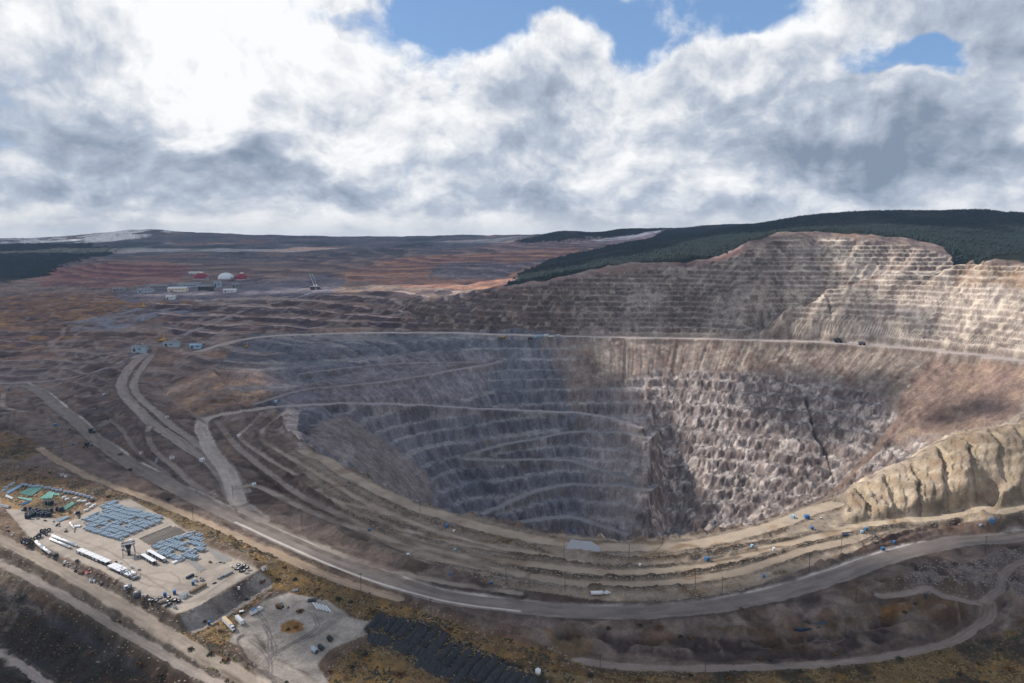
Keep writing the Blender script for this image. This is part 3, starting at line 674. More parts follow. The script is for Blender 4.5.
H0R = H0+(H0P-H0)*blur(PIT,2); H[:] = H+(H0P-H0)*blur(PIT,2)
HP = H0P+fbm(th*40, rr/120, 1.0, 3, 56)*7+wob*.5
zw = HP+3.0*np.sin(HP/23.0)+1.5*np.sin(HP/9.0+1)
zt2, fP = terr(zw, 19.0, .5, .10); zt2 = zt2-(zw-HP)
pm = blur(PIT*(1-scree), 2); pstr = pm*(1-.3*sst(.12,.2,s_))*(1-.75*np.clip(blur(ls,2)+blur(ls2,2),0,1))
H = H*(1-pstr)+zt2*pstr
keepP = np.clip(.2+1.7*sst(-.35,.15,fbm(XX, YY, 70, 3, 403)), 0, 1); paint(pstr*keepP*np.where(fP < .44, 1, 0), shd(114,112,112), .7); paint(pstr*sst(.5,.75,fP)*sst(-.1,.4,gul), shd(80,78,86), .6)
lf_ = 1-.7*sst(.12,.2,s_)
H += pm*(fbm(th*120, rr/40, 1.0, 4, 57)*2.0*lf_+fbm(XX,YY,8,3,58)*.9)
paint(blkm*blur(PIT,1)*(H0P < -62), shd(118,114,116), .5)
paint(sst(.2110,.2125,s_)*(1-sst(.2150,.2165,s_))*blur(PIT,1)*(H0 < -58)*(YY > 950), shd(70,66,70), .7)  # shade of the block's right face painted as a dark strip
bk, bd = blocks(XX+fbm(XX,YY,20,2,59)*5, YY*1.05, 9.5, 3); bk2, bd2 = blocks(XX, YY*1.05, 5.5, 9)
rk = blur(PIT*sst(.17,.23,s_+JX*.01)*(1-sst(.72,.8,s_))*(1-np.clip(scree,0,1)), 2)
H += rk*(bk*.34+bk2*.30)
paint(rk*sst(.30,.6,bd), lit(96,88,88), .5); paint(rk*sst(.42,.75,bd2), lit(104,96,94), .35)
paint(rk*(_h(np.floor(XX/9+fbm(XX,YY,9,2,160)), np.floor(YY*1.1/9+fbm(XX,YY,9,2,161)), 5) > .74), lit(222,212,206), .6); paint(rk*(_h(np.floor(XX/8+fbm(XX,YY,7,2,162)), np.floor(YY*1.1/8), 25) > .80), lit(92,86,88), .5)
sc2 = blur(np.clip(scree,0,1), 2)
H += sc2*(streak*3.4+streak2*1.0+fbm(XX,YY,26,4,182)*3.5+fbm(XX,YY,7,3,183)*1.2)
H += blur(ls+ls2, 2)*(streak2*3.5+streak*3)
crack = near(world_line([(806,398),(810,412),(813,425),(820,440),(826,450),(829,462),(834,478)]), 30)[0]; crack = crack+fbm(XX[SL],YY[SL],14,3,170)*3; kk = np.exp(-(crack/2.6)**2); H[SL] -= kk*6; paint(kk, lit(44,40,42), .9, SL)
crack = near(world_line([(818,296),(828,312),(832,333)]), 30)[0]; kk = np.exp(-((crack+fbm(XX[SL],YY[SL],12,3,171)*2)/1.6)**2); H[SL] -= kk*3; paint(kk, lit(104,94,90), .7, SL)

gen0 = (1-np.clip(yard+lot+UP+PIT+bench, 0, 1))*(1-sst(1900,2400,YY))
ft = sst(2450,2700,YY)*(1-sst(4700,5200,YY))*(1-woods)*(1-woodsL)*(1-sst(.15,.22,s_))*(1-UP)
HTf = H0+fbm(XX,YY,300,3,404)*9; ztf, fF = terr(HTf, 13.0, .6, .1); H = H+(ztf-HTf)*ft
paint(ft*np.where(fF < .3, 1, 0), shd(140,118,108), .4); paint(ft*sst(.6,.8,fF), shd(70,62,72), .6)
# valley terraces left and middle
vt = blur(pxpoly([(150,303),(260,300),(400,290),(500,292),(540,300),(500,330),(300,329),(190,338),(165,330)], 10, 2), 3)*(1-UP)*(1-PIT)
zt3, fV = terr(H0+fbm(XX,YY,200,3,62)*5, 9.0, .6, .1); H = H*(1-vt)+zt3*vt
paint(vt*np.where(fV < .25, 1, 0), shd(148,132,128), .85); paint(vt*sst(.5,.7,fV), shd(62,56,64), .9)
vt2 = blur(pxpoly([(-60,330),(60,322),(160,335),(240,345),(280,352),(260,372),(200,372),(160,392),(120,385),(60,395),(0,380),(-60,375)], 8, 2), 3)
zt4, fW = terr(H0+fbm(XX,YY,160,3,63)*2, 8.0, .55, .1); H = H*(1-vt2*.7)+zt4*vt2*.7
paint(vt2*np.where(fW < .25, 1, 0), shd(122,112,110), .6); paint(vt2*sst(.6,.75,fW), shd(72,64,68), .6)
gen0 = gen0*(1-sst(1400,1550,YY)*sst(0,.05,s_))
rust = gen0*sst(.12,.4,fbm(XX, YY*1.4, 55, 4, 191)); paint(rust, shd(114,90,76), .45)
darkb = gen0*sst(.15,.4,fbm(XX, YY*1.6, 70, 5, 192)); paint(darkb, shd(64,52,48), .7)
lr = blur(pxpoly([(560,622),(700,618),(830,598),(900,575),(1060,545),(1060,650),(900,650),(760,658),(600,655)], 6, 2), 3)
lrr = 1-np.abs(fbm(XX, YY*1.3, 24, 4, 310))*2.3; H += lr*(lrr*3.2); paint(lr*sst(.1,.7,-lrr), shd(60,54,52), .75); paint(lr*sst(.7,.95,lrr), shd(124,112,104), .6); paint(lr*sst(.15,.4,fbm(XX,YY,40,4,311)), shd(86,68,50), .6)
bn2 = 1-np.abs(fbm(XX*.6, YY*1.5, 20, 4, 312))*2.3; H += blur(bench*(1-spur),2)*bn2*1.5; paint(bench*(1-spur)*sst(.2,.8,-bn2), shd(92,78,66), .55)
# general small relief
flat = 1-np.clip(yard+lot, 0, 1)
gen = flat*(1-np.clip(UP+PIT,0,1))
gen = gen*(1-back)
H += gen*(fbm(XX, YY, 60, 4, 64)*2.6*sst(500,1100,YY)+fbm(XX, YY, 14, 4, 65)*.9+fbm(XX,YY,5,3,66)*.35)
vv = gen*sst(700,1000,YY)*(1-sst(2600,3400,YY))
rv = 1-np.abs(fbm(XX, YY, 75, 4, 67))*2.4
H += vv*rv*4; paint(vv*sst(.0,.6,-rv), shd(68,64,70), .6); paint(vv*sst(.75,.95,rv), shd(124,114,112), .6)
nv = gen*sst(430,520,YY)*(1-sst(1000,1300,YY))*(1-np.clip(bench+gr*.7, 0, 1)); rn = 1-np.abs(fbm(XX, YY, 38, 4, 167))*2.4
H += nv*rn*2.4; paint(nv*sst(.0,.5,-rn), shd(72,66,64), .6); paint(nv*sst(.7,.95,rn), shd(118,108,100), .5)
H += gen*sst(1900,2800,YY)*fbm(XX,YY,240,4,68)*5
Dy = near(np.array([[*P_[:2], 0.0] for P_ in (hit(*q, H0) for q in [(262,569),(240,581),(215,597),(196,608),(178,616.5),(168,612)])]), 40)[0]
lo_ = np.clip(1-yard[SL], 0, 1); inn = (Dy < 30)*sst(.5, 1, lo_)*(blur(pxpoly([(170,610),(178,616),(215,598),(262,568),(285,580),(262,600),(225,625),(190,640),(180,634)],0,2),2)[SL])
H[SL] = H[SL]*(1-inn)+inn*(-10.5*sst(0, 12, Dy)**.8); H[SL] += inn*fbm(XX[SL]*2, YY[SL]*.6, 4, 3, 69)*.6

# ---------------------------------------------------------------- roads: graded into the terrain, each one a sheet of its own
H0 = H0R
ROADS = []; RM = np.zeros((NR, NC))
def road(name, pts, wd, c, edge=None, two=False, sm=True, marks=True, lab=True, ymin=0, grade=True, step_blur=9):
    global H
    L = world_line(pts, sm, ymin)
    Hn = bil(blur(H0,2), L[:,0], L[:,1]); k = np.ones(step_blur)/step_blur
    Hp = np.concatenate([[Hn[0]]*(step_blur//2), Hn, [Hn[-1]]*(step_blur//2)]); L[:,2] = np.convolve(Hp, k, 'valid')[:len(Hn)]
    D, T, Zc, Sd = near(L, wd*1.6+8); hw = wd/2
    k = 1-sst(hw, hw*1.5+3, D)
    if grade: H[SL] = H[SL]*(1-k)+Zc*k
    rgh = fbm(XX[SL], YY[SL], 9, 3, 301)*1.7; m = 1-sst(hw-1.0, hw+.8, D+rgh)
    mc = m*(np.clip(.55+1.9*fbm(XX[SL], YY[SL], 24, 4, 302), .12, 1) if not marks else 1)
    paint(mc, c, 1, SL); RM[SL] = np.maximum(RM[SL], m)
    if marks:
        sdn = Sd*D/hw
        tr = np.exp(-((np.abs(sdn)-.45)/.16)**2)*(.6+.8*fbm(T, D, 60, 3, 7)); paint(m*np.clip(tr,0,1), np.asarray(c)*.80, .6, SL)
        paint(m*np.exp(-((np.abs(sdn)-.93)/.12)**2)*np.clip(.4+fbm(T,Sd,30,3,8),0,1), np.asarray(c)*1.35, .8, SL)
        rut = sst(.1,.5,fbm(Sd*D*5, T, 22, 3, 33)); paint(m*rut, np.asarray(c)*.68, .6, SL); paint(m*sst(.15,.5,fbm(Sd*D*6+50, T, 26, 3, 34)), np.asarray(c)*1.3, .6, SL)
        paint(m*np.exp(-(sdn/.12)**2)*np.clip(.3+fbm(T,Sd,40,3,12),0,1), np.asarray(c)*1.2, .7, SL)
    if wd >= 7:
        kb = np.exp(-((D-hw-1.7)/1.1)**2)*np.clip(.75+1.3*fbm(T, Sd*3, 9, 3, 21), 0, 1.5)*(YY[SL] < 1300); H[SL] += kb*1.5; paint(np.clip(kb,0,1), np.asarray(c)*.52, .75, SL)
        paint(np.exp(-((D-hw-4.2)/1.6)**2)*np.clip(.3+1.2*fbm(T, Sd*3+9, 14, 3, 22), 0, 1), shd(72,62,56), .7, SL)
    if edge is not None:
        for side, ce, ew in edge:
            kk = np.exp(-((Sd*side*D-hw)/ew)**2)*(Sd*side > 0)*np.clip(.55+1.6*fbm(T, T*0, 45, 3, 14), 0, 1); paint(kk, ce, .85, SL)
    if lab: label(name, m, SL)
    ROADS.append((name, L, wd)); return L
G = shd(112,105,101); GL = shd(150,142,136); GL2 = shd(130,122,118)
main = road('haul_road', [(-60,384),(-10,385),(30,387),(60,408),(95,438),(130,463),(180,490),(250,524),(320,555),(380,577),(440,596),(520,607),(600,612.5),(680,610),(760,598),(830,578),(880,560),(940,545),(1024,536),(1090,533)], 21, G, [(1, shd(196,190,186), 1.1)])
road('haul_road', [(145,352),(130,366),(121,386),(130,403),(148,420),(175,440),(205,458),(222,475),(236,500),(262,520)], 17, GL2)
road('haul_road', [(152,352),(141,368),(133,386),(142,402),(165,420),(190,440),(215,456),(232,472),(246,492)], 12, GL2)
road('haul_road', [(270,407),(230,414),(202,421),(205,440),(214,455),(226,470),(232,485),(238,503)], 19, GL)
road('pit_road', [(200,352),(250,338),(330,333.5),(420,332.5),(500,334),(560,336),(620,337),(700,338.5),(760,340),(820,342),(880,346),(940,351),(985,356),(1024,362),(1070,370)], 24, shd(140,132,130), None)
road('pit_ramp', [(270,407),(310,405),(340,403.5),(410,404.5),(480,408.5),(560,412),(600,415),(640,428)], 13, shd(124,120,122), step_blur=5)
road('pit_ramp', [(255,405),(300,390),(340,386),(400,380),(450,370),(490,366),(500,360)], 10, shd(112,108,110))
road('pit_ramp', [(300,374),(360,366),(430,362),(480,363)], 8, shd(112,108,110))
road('pit_ramp', [(460,460),(490,446),(530,441),(570,432),(610,432),(655,434)], 12, shd(106,105,107))
road('pit_ramp', [(465,459),(500,460),(560,460),(600,468),(640,486),(655,487)], 12, shd(106,105,107))
road('pit_ramp', [(484,516),(520,496),(560,486),(610,485),(655,487)], 12, shd(106,105,107))
road('pit_ramp', [(516,522),(560,518),(590,521),(625,536)], 12, shd(106,105,107))
road('dirt_track', [(40,449),(70,468),(100,482),(150,500),(200,521),(260,547),(330,577),(400,600)], 10, shd(140,124,108))
road('dirt_road', [(-60,500),(-20,527),(0,540),(43,561),(100,593),(150,622.5),(200,653),(250,681),(300,710)], 11.5, lit(182,170,158))
road('dirt_road', [(-60,535),(-10,560),(30,578),(80,606),(130,636),(190,670),(230,692)], 8.0, shd(132,124,118))
road('dirt_road', [(-20,645),(10,660),(40,680),(60,695)], 7, shd(150,140,134))
road('dirt_track', [(246,640),(256,657),(275,668),(300,683),(330,705)], 10, shd(126,118,112), marks=False, lab=False)
road('dirt_track', [(470,668),(540,672),(600,683)], 6, shd(110,94,72), lab=False)
road('dirt_road', [(575,660),(620,667),(700,669),(780,667),(860,661),(925,650),(965,636),(990,618),(985,604),(960,596),(920,592),(880,598)], 8, shd(122,112,106))
road('dirt_track', [(985,604),(1000,590),(1003,575),(1024,560),(1060,550)], 7, shd(118,108,102))
road('dirt_track', [(262,412),(248,428),(238,436),(262,455),(300,478),(340,503),(400,528),(450,542),(520,558)], 7, shd(146,134,124), marks=False)
road('dirt_track', [(285,412),(262,430),(262,440),(290,458),(320,475),(360,500),(410,522)], 7, shd(146,134,124), marks=False)
road('dirt_track', [(216,420),(235,445),(265,470),(300,495),(340,515),(400,545),(470,565),(560,585)], 9, shd(132,122,116), marks=False)
road('bench_track', [(300,448),(340,470),(390,497),(430,512),(500,532),(560,543),(620,548),(690,545),(760,530),(810,512),(835,503)], 17, lit(208,192,174), marks=False)
road('bench_track', [(360,530),(430,557),(500,570),(580,584),(660,584),(740,572),(800,552),(850,541)], 12, lit(194,178,160), marks=False)
road('bench_track', [(400,535),(460,555),(540,566),(620,573),(700,566),(770,548),(830,534),(880,522),(930,519),(1024,505)], 11, lit(206,190,170), marks=False)
road('dirt_track', [(-20,352),(0,355),(40,347),(62,336),(64,325)], 9, shd(128,112,104), marks=False)
road('dirt_track', [(0,384),(60,380),(100,370),(130,358),(145,352)], 10, shd(128,122,124), marks=False)
road('dirt_track', [(-10,398),(4,392),(2,406),(25,412),(48,416)], 8, shd(142,128,118), marks=False)
road('dirt_track', [(12,415),(9,428),(20,436),(45,438),(58,434),(60,428)], 5, shd(116,104,98), marks=False)
road('dirt_track', [(172,342),(200,328),(225,318),(250,308),(290,300),(310,292)], 13, shd(126,120,124), marks=False)
road('dirt_track', [(110,420),(122,430),(135,450),(160,470),(190,495),(205,500)], 6, shd(120,110,106), marks=False)
road('dirt_track', [(148,425),(150,445),(170,465),(195,485),(215,497)], 8, shd(130,120,114), marks=False)
road('dirt_track', [(238,488),(260,488),(320,516),(400,542),(470,560),(520,575)], 8, shd(140,130,120), marks=False)
road('dirt_track', [(240,511),(290,533),(350,558),(430,580),(520,594)], 7, shd(134,126,118), marks=False)
road('dirt_track', [(150,380),(170,400),(190,412),(205,424)], 6, shd(112,102,98), marks=False)
road('dirt_track', [(60,345),(90,352),(110,362),(120,372)], 6, shd(112,102,98), marks=False)
road('dirt_track', [(0,372),(50,368),(95,360),(125,350)], 7, shd(122,114,112), marks=False)
road('dirt_track', [(330,500),(380,512),(440,532),(500,548),(560,556)], 6, shd(150,138,124), marks=False)
L2 = world_line([(235,522),(320,561),(380,584),(450,603),(520,612)]); D = near(L2, 6)[0]; paint(np.exp(-(D/1.0)**2), shd(190,184,180), .9, SL)
for q_, (x_, y_, r_) in enumerate(((5200*ray(565,231)[0], 5200, 330), (5200*ray(622,227)[0], 5200, 380), (5200*ray(735,224)[0], 5300, 250))): woods = np.maximum(woods, (np.hypot(XX-x_, (YY-y_)*.8)+JX*120 < r_).astype(float))
paint(woods*(YY > 4700), lin((34,40,36)))
# white dust and snow patches
for x, y, r in ((152,426,4),(166,418,3),(172,459,5),(200,463,5),(158,462,4),(95,410,3),(88,450,5),(212,494,5),(240,300,9),(285,297,14),(225,303,10),(75,397,3),(150,448,3)):
    p = hit(x, y, H0); d = np.hypot(XX-p[0], (YY-p[1])*.8); paint(np.exp(-(d/(r*.8))**2)*sst(-.1,.2,n3_), shd(200,198,198), .8)
# wheel tracks on the lot
for pts in ([(262,672),(275,655),(272,640),(264,625)],[(258,668),(280,650),(300,640),(318,625),(314,615),(300,612)],[(265,660),(290,645),(312,632),(330,622)],[(270,676),(270,660),(262,650),(250,640)],[(275,683),(262,668),(240,660)],[(252,660),(262,652),(280,655)],[(300,642),(320,632),(340,618)],[(256,610),(268,628),(270,650)]):
    L = world_line(pts); D = near(L, 5)[0]; paint(np.exp(-((D-1.1)/.55)**2), shd(82,78,78), .75, SL); H[SL] -= np.exp(-((D-1.1)/.6)**2)*.12
C *= (1+.42*fbm(XX, YY, 8, 4, 97)*(1-.75*np.maximum(yard, RM))+.30*fbm(XX, YY, 60, 4, 98)*(1-.7*np.maximum(yard, RM)))[...,None]
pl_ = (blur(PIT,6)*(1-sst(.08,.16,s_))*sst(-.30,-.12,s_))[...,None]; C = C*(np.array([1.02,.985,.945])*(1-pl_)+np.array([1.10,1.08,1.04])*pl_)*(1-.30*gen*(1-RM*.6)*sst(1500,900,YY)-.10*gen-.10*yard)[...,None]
C = C*(1-.34*UP*(1-sst(.38,.42,s_))-.06*UP-.12*pink-.1*scree*(s_ > .2))[...,None]  # upper wall left of the cloud edge: shade multiplied into its colour
wdm = (woods > .4)[...,None]; C = np.where(wdm, lin((30,37,33))*(1+.5*fbm(XX,YY,60,3,401))[...,None], C)
C = np.clip(C, .006, .82)
HF = H
def ground(px, py, ymin=0): return hit(px, py, HF, ymin)
def gz(x, y): return float(bil(HF, np.array([x]), np.array([y]))[0])

# ---------------------------------------------------------------- materials
MATS = {}
def mat(name, c, rough=.8, metal=0.0, var=.12, scale=.8, bump=0.0):
    if name in MATS: return MATS[name]
    m = bpy.data.materials.new(name); m.use_nodes = True; T_ = NT(m.node_tree); b = T_.n['Principled BSDF']
    tcn = T_.new('ShaderNodeTexCoord'); nz = T_.noise(tcn.outputs['Object'], scale, 4, .6)
    cc = tuple(c)+(1,) if len(c) == 3 else c
    lo = tuple(v*(1-var*1.6) for v in cc[:3])+(1,); hi = tuple(min(.9, v*(1+var)) for v in cc[:3])+(1,)
    T_.l.new(T_.mix(nz.outputs[0], lo, hi), b.inputs['Base Color']); b.inputs['Roughness'].default_value = rough; b.inputs['Metallic'].default_value = metal
    b.inputs['Specular IOR Level'].default_value = .3
    MATS[name] = m; return m
def terrain_mat(name, bump=.5, grain=.6, scale=.35):
    m = bpy.data.materials.new(name); m.use_nodes = True; T_ = NT(m.node_tree); b = T_.n['Principled BSDF']
    at = T_.new('ShaderNodeAttribute', attribute_name='Col'); geo = T_.new('ShaderNodeNewGeometry')
    na = T_.noise(geo.outputs['Position'], scale, 6, .65); nb = T_.noise(geo.outputs['Position'], scale*.12, 5, .6)
    f = T_.m('ADD', T_.m('MULTIPLY', T_.m('SUBTRACT', na.outputs[0], .5), grain*1.6), T_.m('ADD', 1.0, T_.m('MULTIPLY', T_.m('SUBTRACT', nb.outputs[0], .5), grain)))
    g = T_.new('ShaderNodeVectorMath', operation='SCALE'); T_.l.new(at.outputs['Color'], g.inputs[0]); T_.l.new(f, g.inputs['Scale'])
    T_.l.new(g.outputs[0], b.inputs['Base Color']); b.inputs['Roughness'].default_value = .95; b.inputs['Specular IOR Level'].default_value = .12
    bp = T_.new('ShaderNodeBump'); bp.inputs['Strength'].default_value = bump; bp.inputs['Distance'].default_value = 1.6
    T_.l.new(na.outputs[0], bp.inputs['Height']); T_.l.new(bp.outputs[0], b.inputs['Normal'])
    return m
M_GROUND = terrain_mat('earth_and_gravel', .5, .75, .45); M_ROCK = terrain_mat('blasted_rock', .9, .95, .22); M_ROAD = terrain_mat('graded_dirt', .25, .35, .5)

# ---------------------------------------------------------------- terrain meshes, one per piece of the setting
flab = LAB[:-1,:-1].ravel(); idx = np.arange(NR*NC).reshape(NR, NC)
quads = np.stack([idx[:-1,:-1], idx[:-1,1:], idx[1:,1:], idx[1:,:-1]], -1).reshape(-1, 4)
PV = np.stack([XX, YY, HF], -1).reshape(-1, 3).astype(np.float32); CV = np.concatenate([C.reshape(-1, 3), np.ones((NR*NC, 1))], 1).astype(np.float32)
def grid_mesh(name, q, m):
    used = np.unique(q); remap = np.zeros(NR*NC, np.int32); remap[used] = np.arange(len(used)); q2 = remap[q]
    me = bpy.data.meshes.new(name); me.vertices.add(len(used)); me.vertices.foreach_set('co', PV[used].ravel())
    me.loops.add(q2.size); me.loops.foreach_set('vertex_index', q2.ravel().astype(np.int32))
    me.polygons.add(len(q2)); me.polygons.foreach_set('loop_start', np.arange(0, q2.size, 4, dtype=np.int32)); me.polygons.foreach_set('loop_total', np.full(len(q2), 4, np.int32))
    ca = me.color_attributes.new('Col', 'FLOAT_COLOR', 'POINT'); ca.data.foreach_set('color', CV[used].ravel())
    me.update(calc_edges=True); me.polygons.foreach_set('use_smooth', np.ones(len(q2), bool)); me.materials.append(m)
    o = bpy.data.objects.new(name, me); col.objects.link(o); o['kind'] = 'structure'; return o
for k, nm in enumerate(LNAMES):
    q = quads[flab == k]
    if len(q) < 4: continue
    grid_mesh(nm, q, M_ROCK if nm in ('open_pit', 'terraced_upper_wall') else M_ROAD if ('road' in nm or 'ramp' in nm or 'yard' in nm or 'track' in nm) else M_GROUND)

# ---------------------------------------------------------------- clouds over the mine: they stand between the sun and the ground
def wsun(px, py, Yd=None):
    return ground(px, py) if Yd is None else np.array([ray(px, py)[0]*Yd, Yd, 150.0])
M_CLOUD = bpy.data.materials.new('cloud_vapour'); M_CLOUD.use_nodes = True
T_ = NT(M_CLOUD.node_tree); T_.n.remove(T_.n['Principled BSDF'])
df = T_.new('ShaderNodeBsdfDiffuse'); df.inputs[0].default_value = (.9,.9,.9,1)
tl = T_.new('ShaderNodeBsdfTranslucent'); tl.inputs[0].default_value = (.9,.9,.9,1); tp = T_.new('ShaderNodeBsdfTransparent')
m1 = T_.new('ShaderNodeMixShader'); m1.inputs[0].default_value = .3; T_.l.new(df.outputs[0], m1.inputs[1]); T_.l.new(tl.outputs[0], m1.inputs[2])
m2 = T_.new('ShaderNodeMixShader'); m2.inputs[0].default_value = .9; T_.l.new(tp.outputs[0], m2.inputs[1]); T_.l.new(m1.outputs[0], m2.inputs[2])
T_.l.new(m2.outputs[0], T_.n['Material Output'].inputs['Surface'])
def cloud(polys, alt, cell=45, thick=420, seed=0, holes=(), edge=110, thin=0.0):
    P_ = [[np.array(p)+np.array(SUN)*((alt-p[2])/SUN.z) for p in poly] for poly in polys]
    Hs = [[np.array(p)+np.array(SUN)*((alt-p[2])/SUN.z) for p in poly] for poly in holes]
    allp = np.array([p[:2] for q in P_ for p in q]); x0, y0 = allp.min(0)-300; x1, y1 = allp.max(0)+300
    xs = np.arange(x0, x1, cell); ys_ = np.arange(y0, y1, cell); gx, gy = np.meshgrid(xs, ys_)
    jx = gx+fbm(gx, gy, edge*3.5, 4, 200+seed)*edge*1.3; jy = gy+fbm(gx, gy, edge*3.5, 4, 220+seed)*edge*1.3
    def ins(W_):
        r = np.zeros(gx.shape, bool)
        for k in range(len(W_)):
            xa, ya = W_[k-1][:2]; xb, yb = W_[k][:2]
            if ya == yb: continue
            r ^= ((jy < ya) != (jy < yb)) & (jx < (xb-xa)*(jy-ya)/(yb-ya)+xa)
        return r
    m = np.zeros(gx.shape, bool)
    for q in P_: m |= ins(q)
    for q in Hs: m &= ~ins(q)
    if thin: m &= fbm(gx, gy, 160, 4, 240+seed) < thin
    f = m.astype(float)
    for _ in range(3): f = blur(f, 1)
    d = np.clip(f, 0, 1)**.5
    puff = (1-np.abs(fbm(gx, gy, 420, 4, 250+seed))*1.6)
    top = alt+10+d*thick*np.clip(puff, .2, 1); bot = alt-d*thick*.12*np.clip(puff, .3, 1)
    ny, nx = gx.shape; ok = m[:-1,:-1]; ii, jj = np.nonzero(ok); n = gx.size
    idt = np.arange(n).reshape(ny, nx); rim_ = np.zeros((ny, nx), bool)
    top = np.where(f > .02, top, alt); bot = np.where(f > .02, bot, alt)
    V1 = np.stack([gx, gy, top], -1).reshape(-1, 3); V2 = np.stack([gx, gy, bot], -1).reshape(-1, 3); V_all = np.concatenate([V1, V2])
    t_ = np.stack([idt[ii,jj], idt[ii,jj+1], idt[ii+1,jj+1], idt[ii+1,jj]], -1); b_ = t_[:,::-1]+n
    okp = np.pad(ok, 1); sides = []
    for (di, dj, c0, c1) in ((-1,0,(0,0),(0,1)),(1,0,(1,1),(1,0)),(0,-1,(1,0),(0,0)),(0,1,(0,1),(1,1))):
        s_m = ~okp[ii+1+di, jj+1+dj]; a = idt[ii[s_m]+c0[0], jj[s_m]+c0[1]]; b = idt[ii[s_m]+c1[0], jj[s_m]+c1[1]]
        sides.append(np.stack([a, a+n, b+n, b], -1))
    q = np.concatenate([t_, b_]+sides); used = np.unique(q); rm = np.zeros(2*n, int); rm[used] = np.arange(len(used))
    me = bpy.data.meshes.new('cloud'); me.from_pydata(V_all[used].tolist(), [], rm[q].tolist()); me.materials.append(M_CLOUD)
    me.polygons.foreach_set('use_smooth', np.ones(len(q), bool))
    o = bpy.data.objects.new('cloud', me); col.objects.link(o); o['kind'] = 'structure'; return o
def wl(pts): return [wsun(*p) for p in pts]
def lw(*pts): return [np.array([x, y, 60.0]) for x, y in pts]
# left and middle of the mine, the far walls
cloud([wl([(-60,460),(60,462),(120,480),(200,520),(300,562),(420,588),(520,594),(640,594),(760,584),(860,556),(950,536),(1060,524),(1060,700),(300,700),(180,640),(280,600),(265,565),(200,525),(120,488),(40,478),(-60,478)])], 3300, 30, 60, 1, edge=45)
cloud([wl([(-100,462),(60,464),(200,516),(300,558),(420,584),(520,584),(545,560),(560,546),(600,520),(640,470),(655,420),(600,390),(600,350),(620,330),(680,332),(755,334),(775,312),(812,294),(812,265),(800,243),(770,243),(735,249),(640,262),(560,275),(490,288),(330,292),(150,296),(-100,288)])], 3600, 50, 90, 2,
      holes=[wl([(168,400),(200,380),(240,366),(268,380),(240,400),(200,415)])], edge=70)
cloud([lw((-3200,2350),(200,2350),(900,2700),(1250,2500),(1900,2250),(3600,2300),(4200,5200),(-4800,5200))], 4600, 90, 160, 3, edge=160)
cloud([lw((-9000,5600),(9000,5600),(9000,9500),(-9000,9500))], 5600, 220, 300, 4, edge=400, thin=.35)
# streets of small cloud that stripe the right-hand walls
cloud([wl([(840,338),(866,290),(878,285),(866,338)]), wl([(912,340),(930,290),(938,290),(926,342)]),
       wl([(720,372),(800,372),(900,385),(915,410),(850,440),(790,425),(740,410)]), wl([(925,425),(990,402),(1024,412),(960,432)])], 3300, 26, 30, 5, edge=34)
cloud([wl([(-60,620),(0,600),(100,640),(180,700),(-60,740)])], 3000, 30, 50, 6, edge=40)
cloud([wl([(380,545),(470,560),(560,580),(520,560),(420,532)])], 3100, 22, 30, 7, edge=24)

# ---------------------------------------------------------------- haze
def box_mesh(name, lo, hi):
    v = [(x, y, z) for x in (lo[0], hi[0]) for y in (lo[1], hi[1]) for z in (lo[2], hi[2])]
    f = [(0,1,3,2),(4,6,7,5),(0,4,5,1),(2,3,7,6),(0,2,6,4),(1,5,7,3)]
    me = bpy.data.meshes.new(name); me.from_pydata(v, [], f); return me
hz_o = bpy.data.objects.new('haze', box_mesh('haze', (-16000,-1200,float(HF.min())-3), (16000,13600,max(float(HF.max())+40, 300)))); col.objects.link(hz_o)
hz_o['kind'] = 'stuff'; hz_o['label'] = 'thin blue haze filling the air over the mine'
hm = bpy.data.materials.new('haze_air'); hm.use_nodes = True; hn_ = NT(hm.node_tree); hn_.n.remove(hn_.n['Principled BSDF'])
pv = hn_.new('ShaderNodeVolumePrincipled'); pv.inputs['Color'].default_value = (.42,.62,1.0,1); pv.inputs['Density'].default_value = 2.6e-5; pv.inputs['Anisotropy'].default_value = 0.25
hn_.l.new(pv.outputs[0], hn_.n['Material Output'].inputs['Volume']); hz_o.data.materials.append(hm)

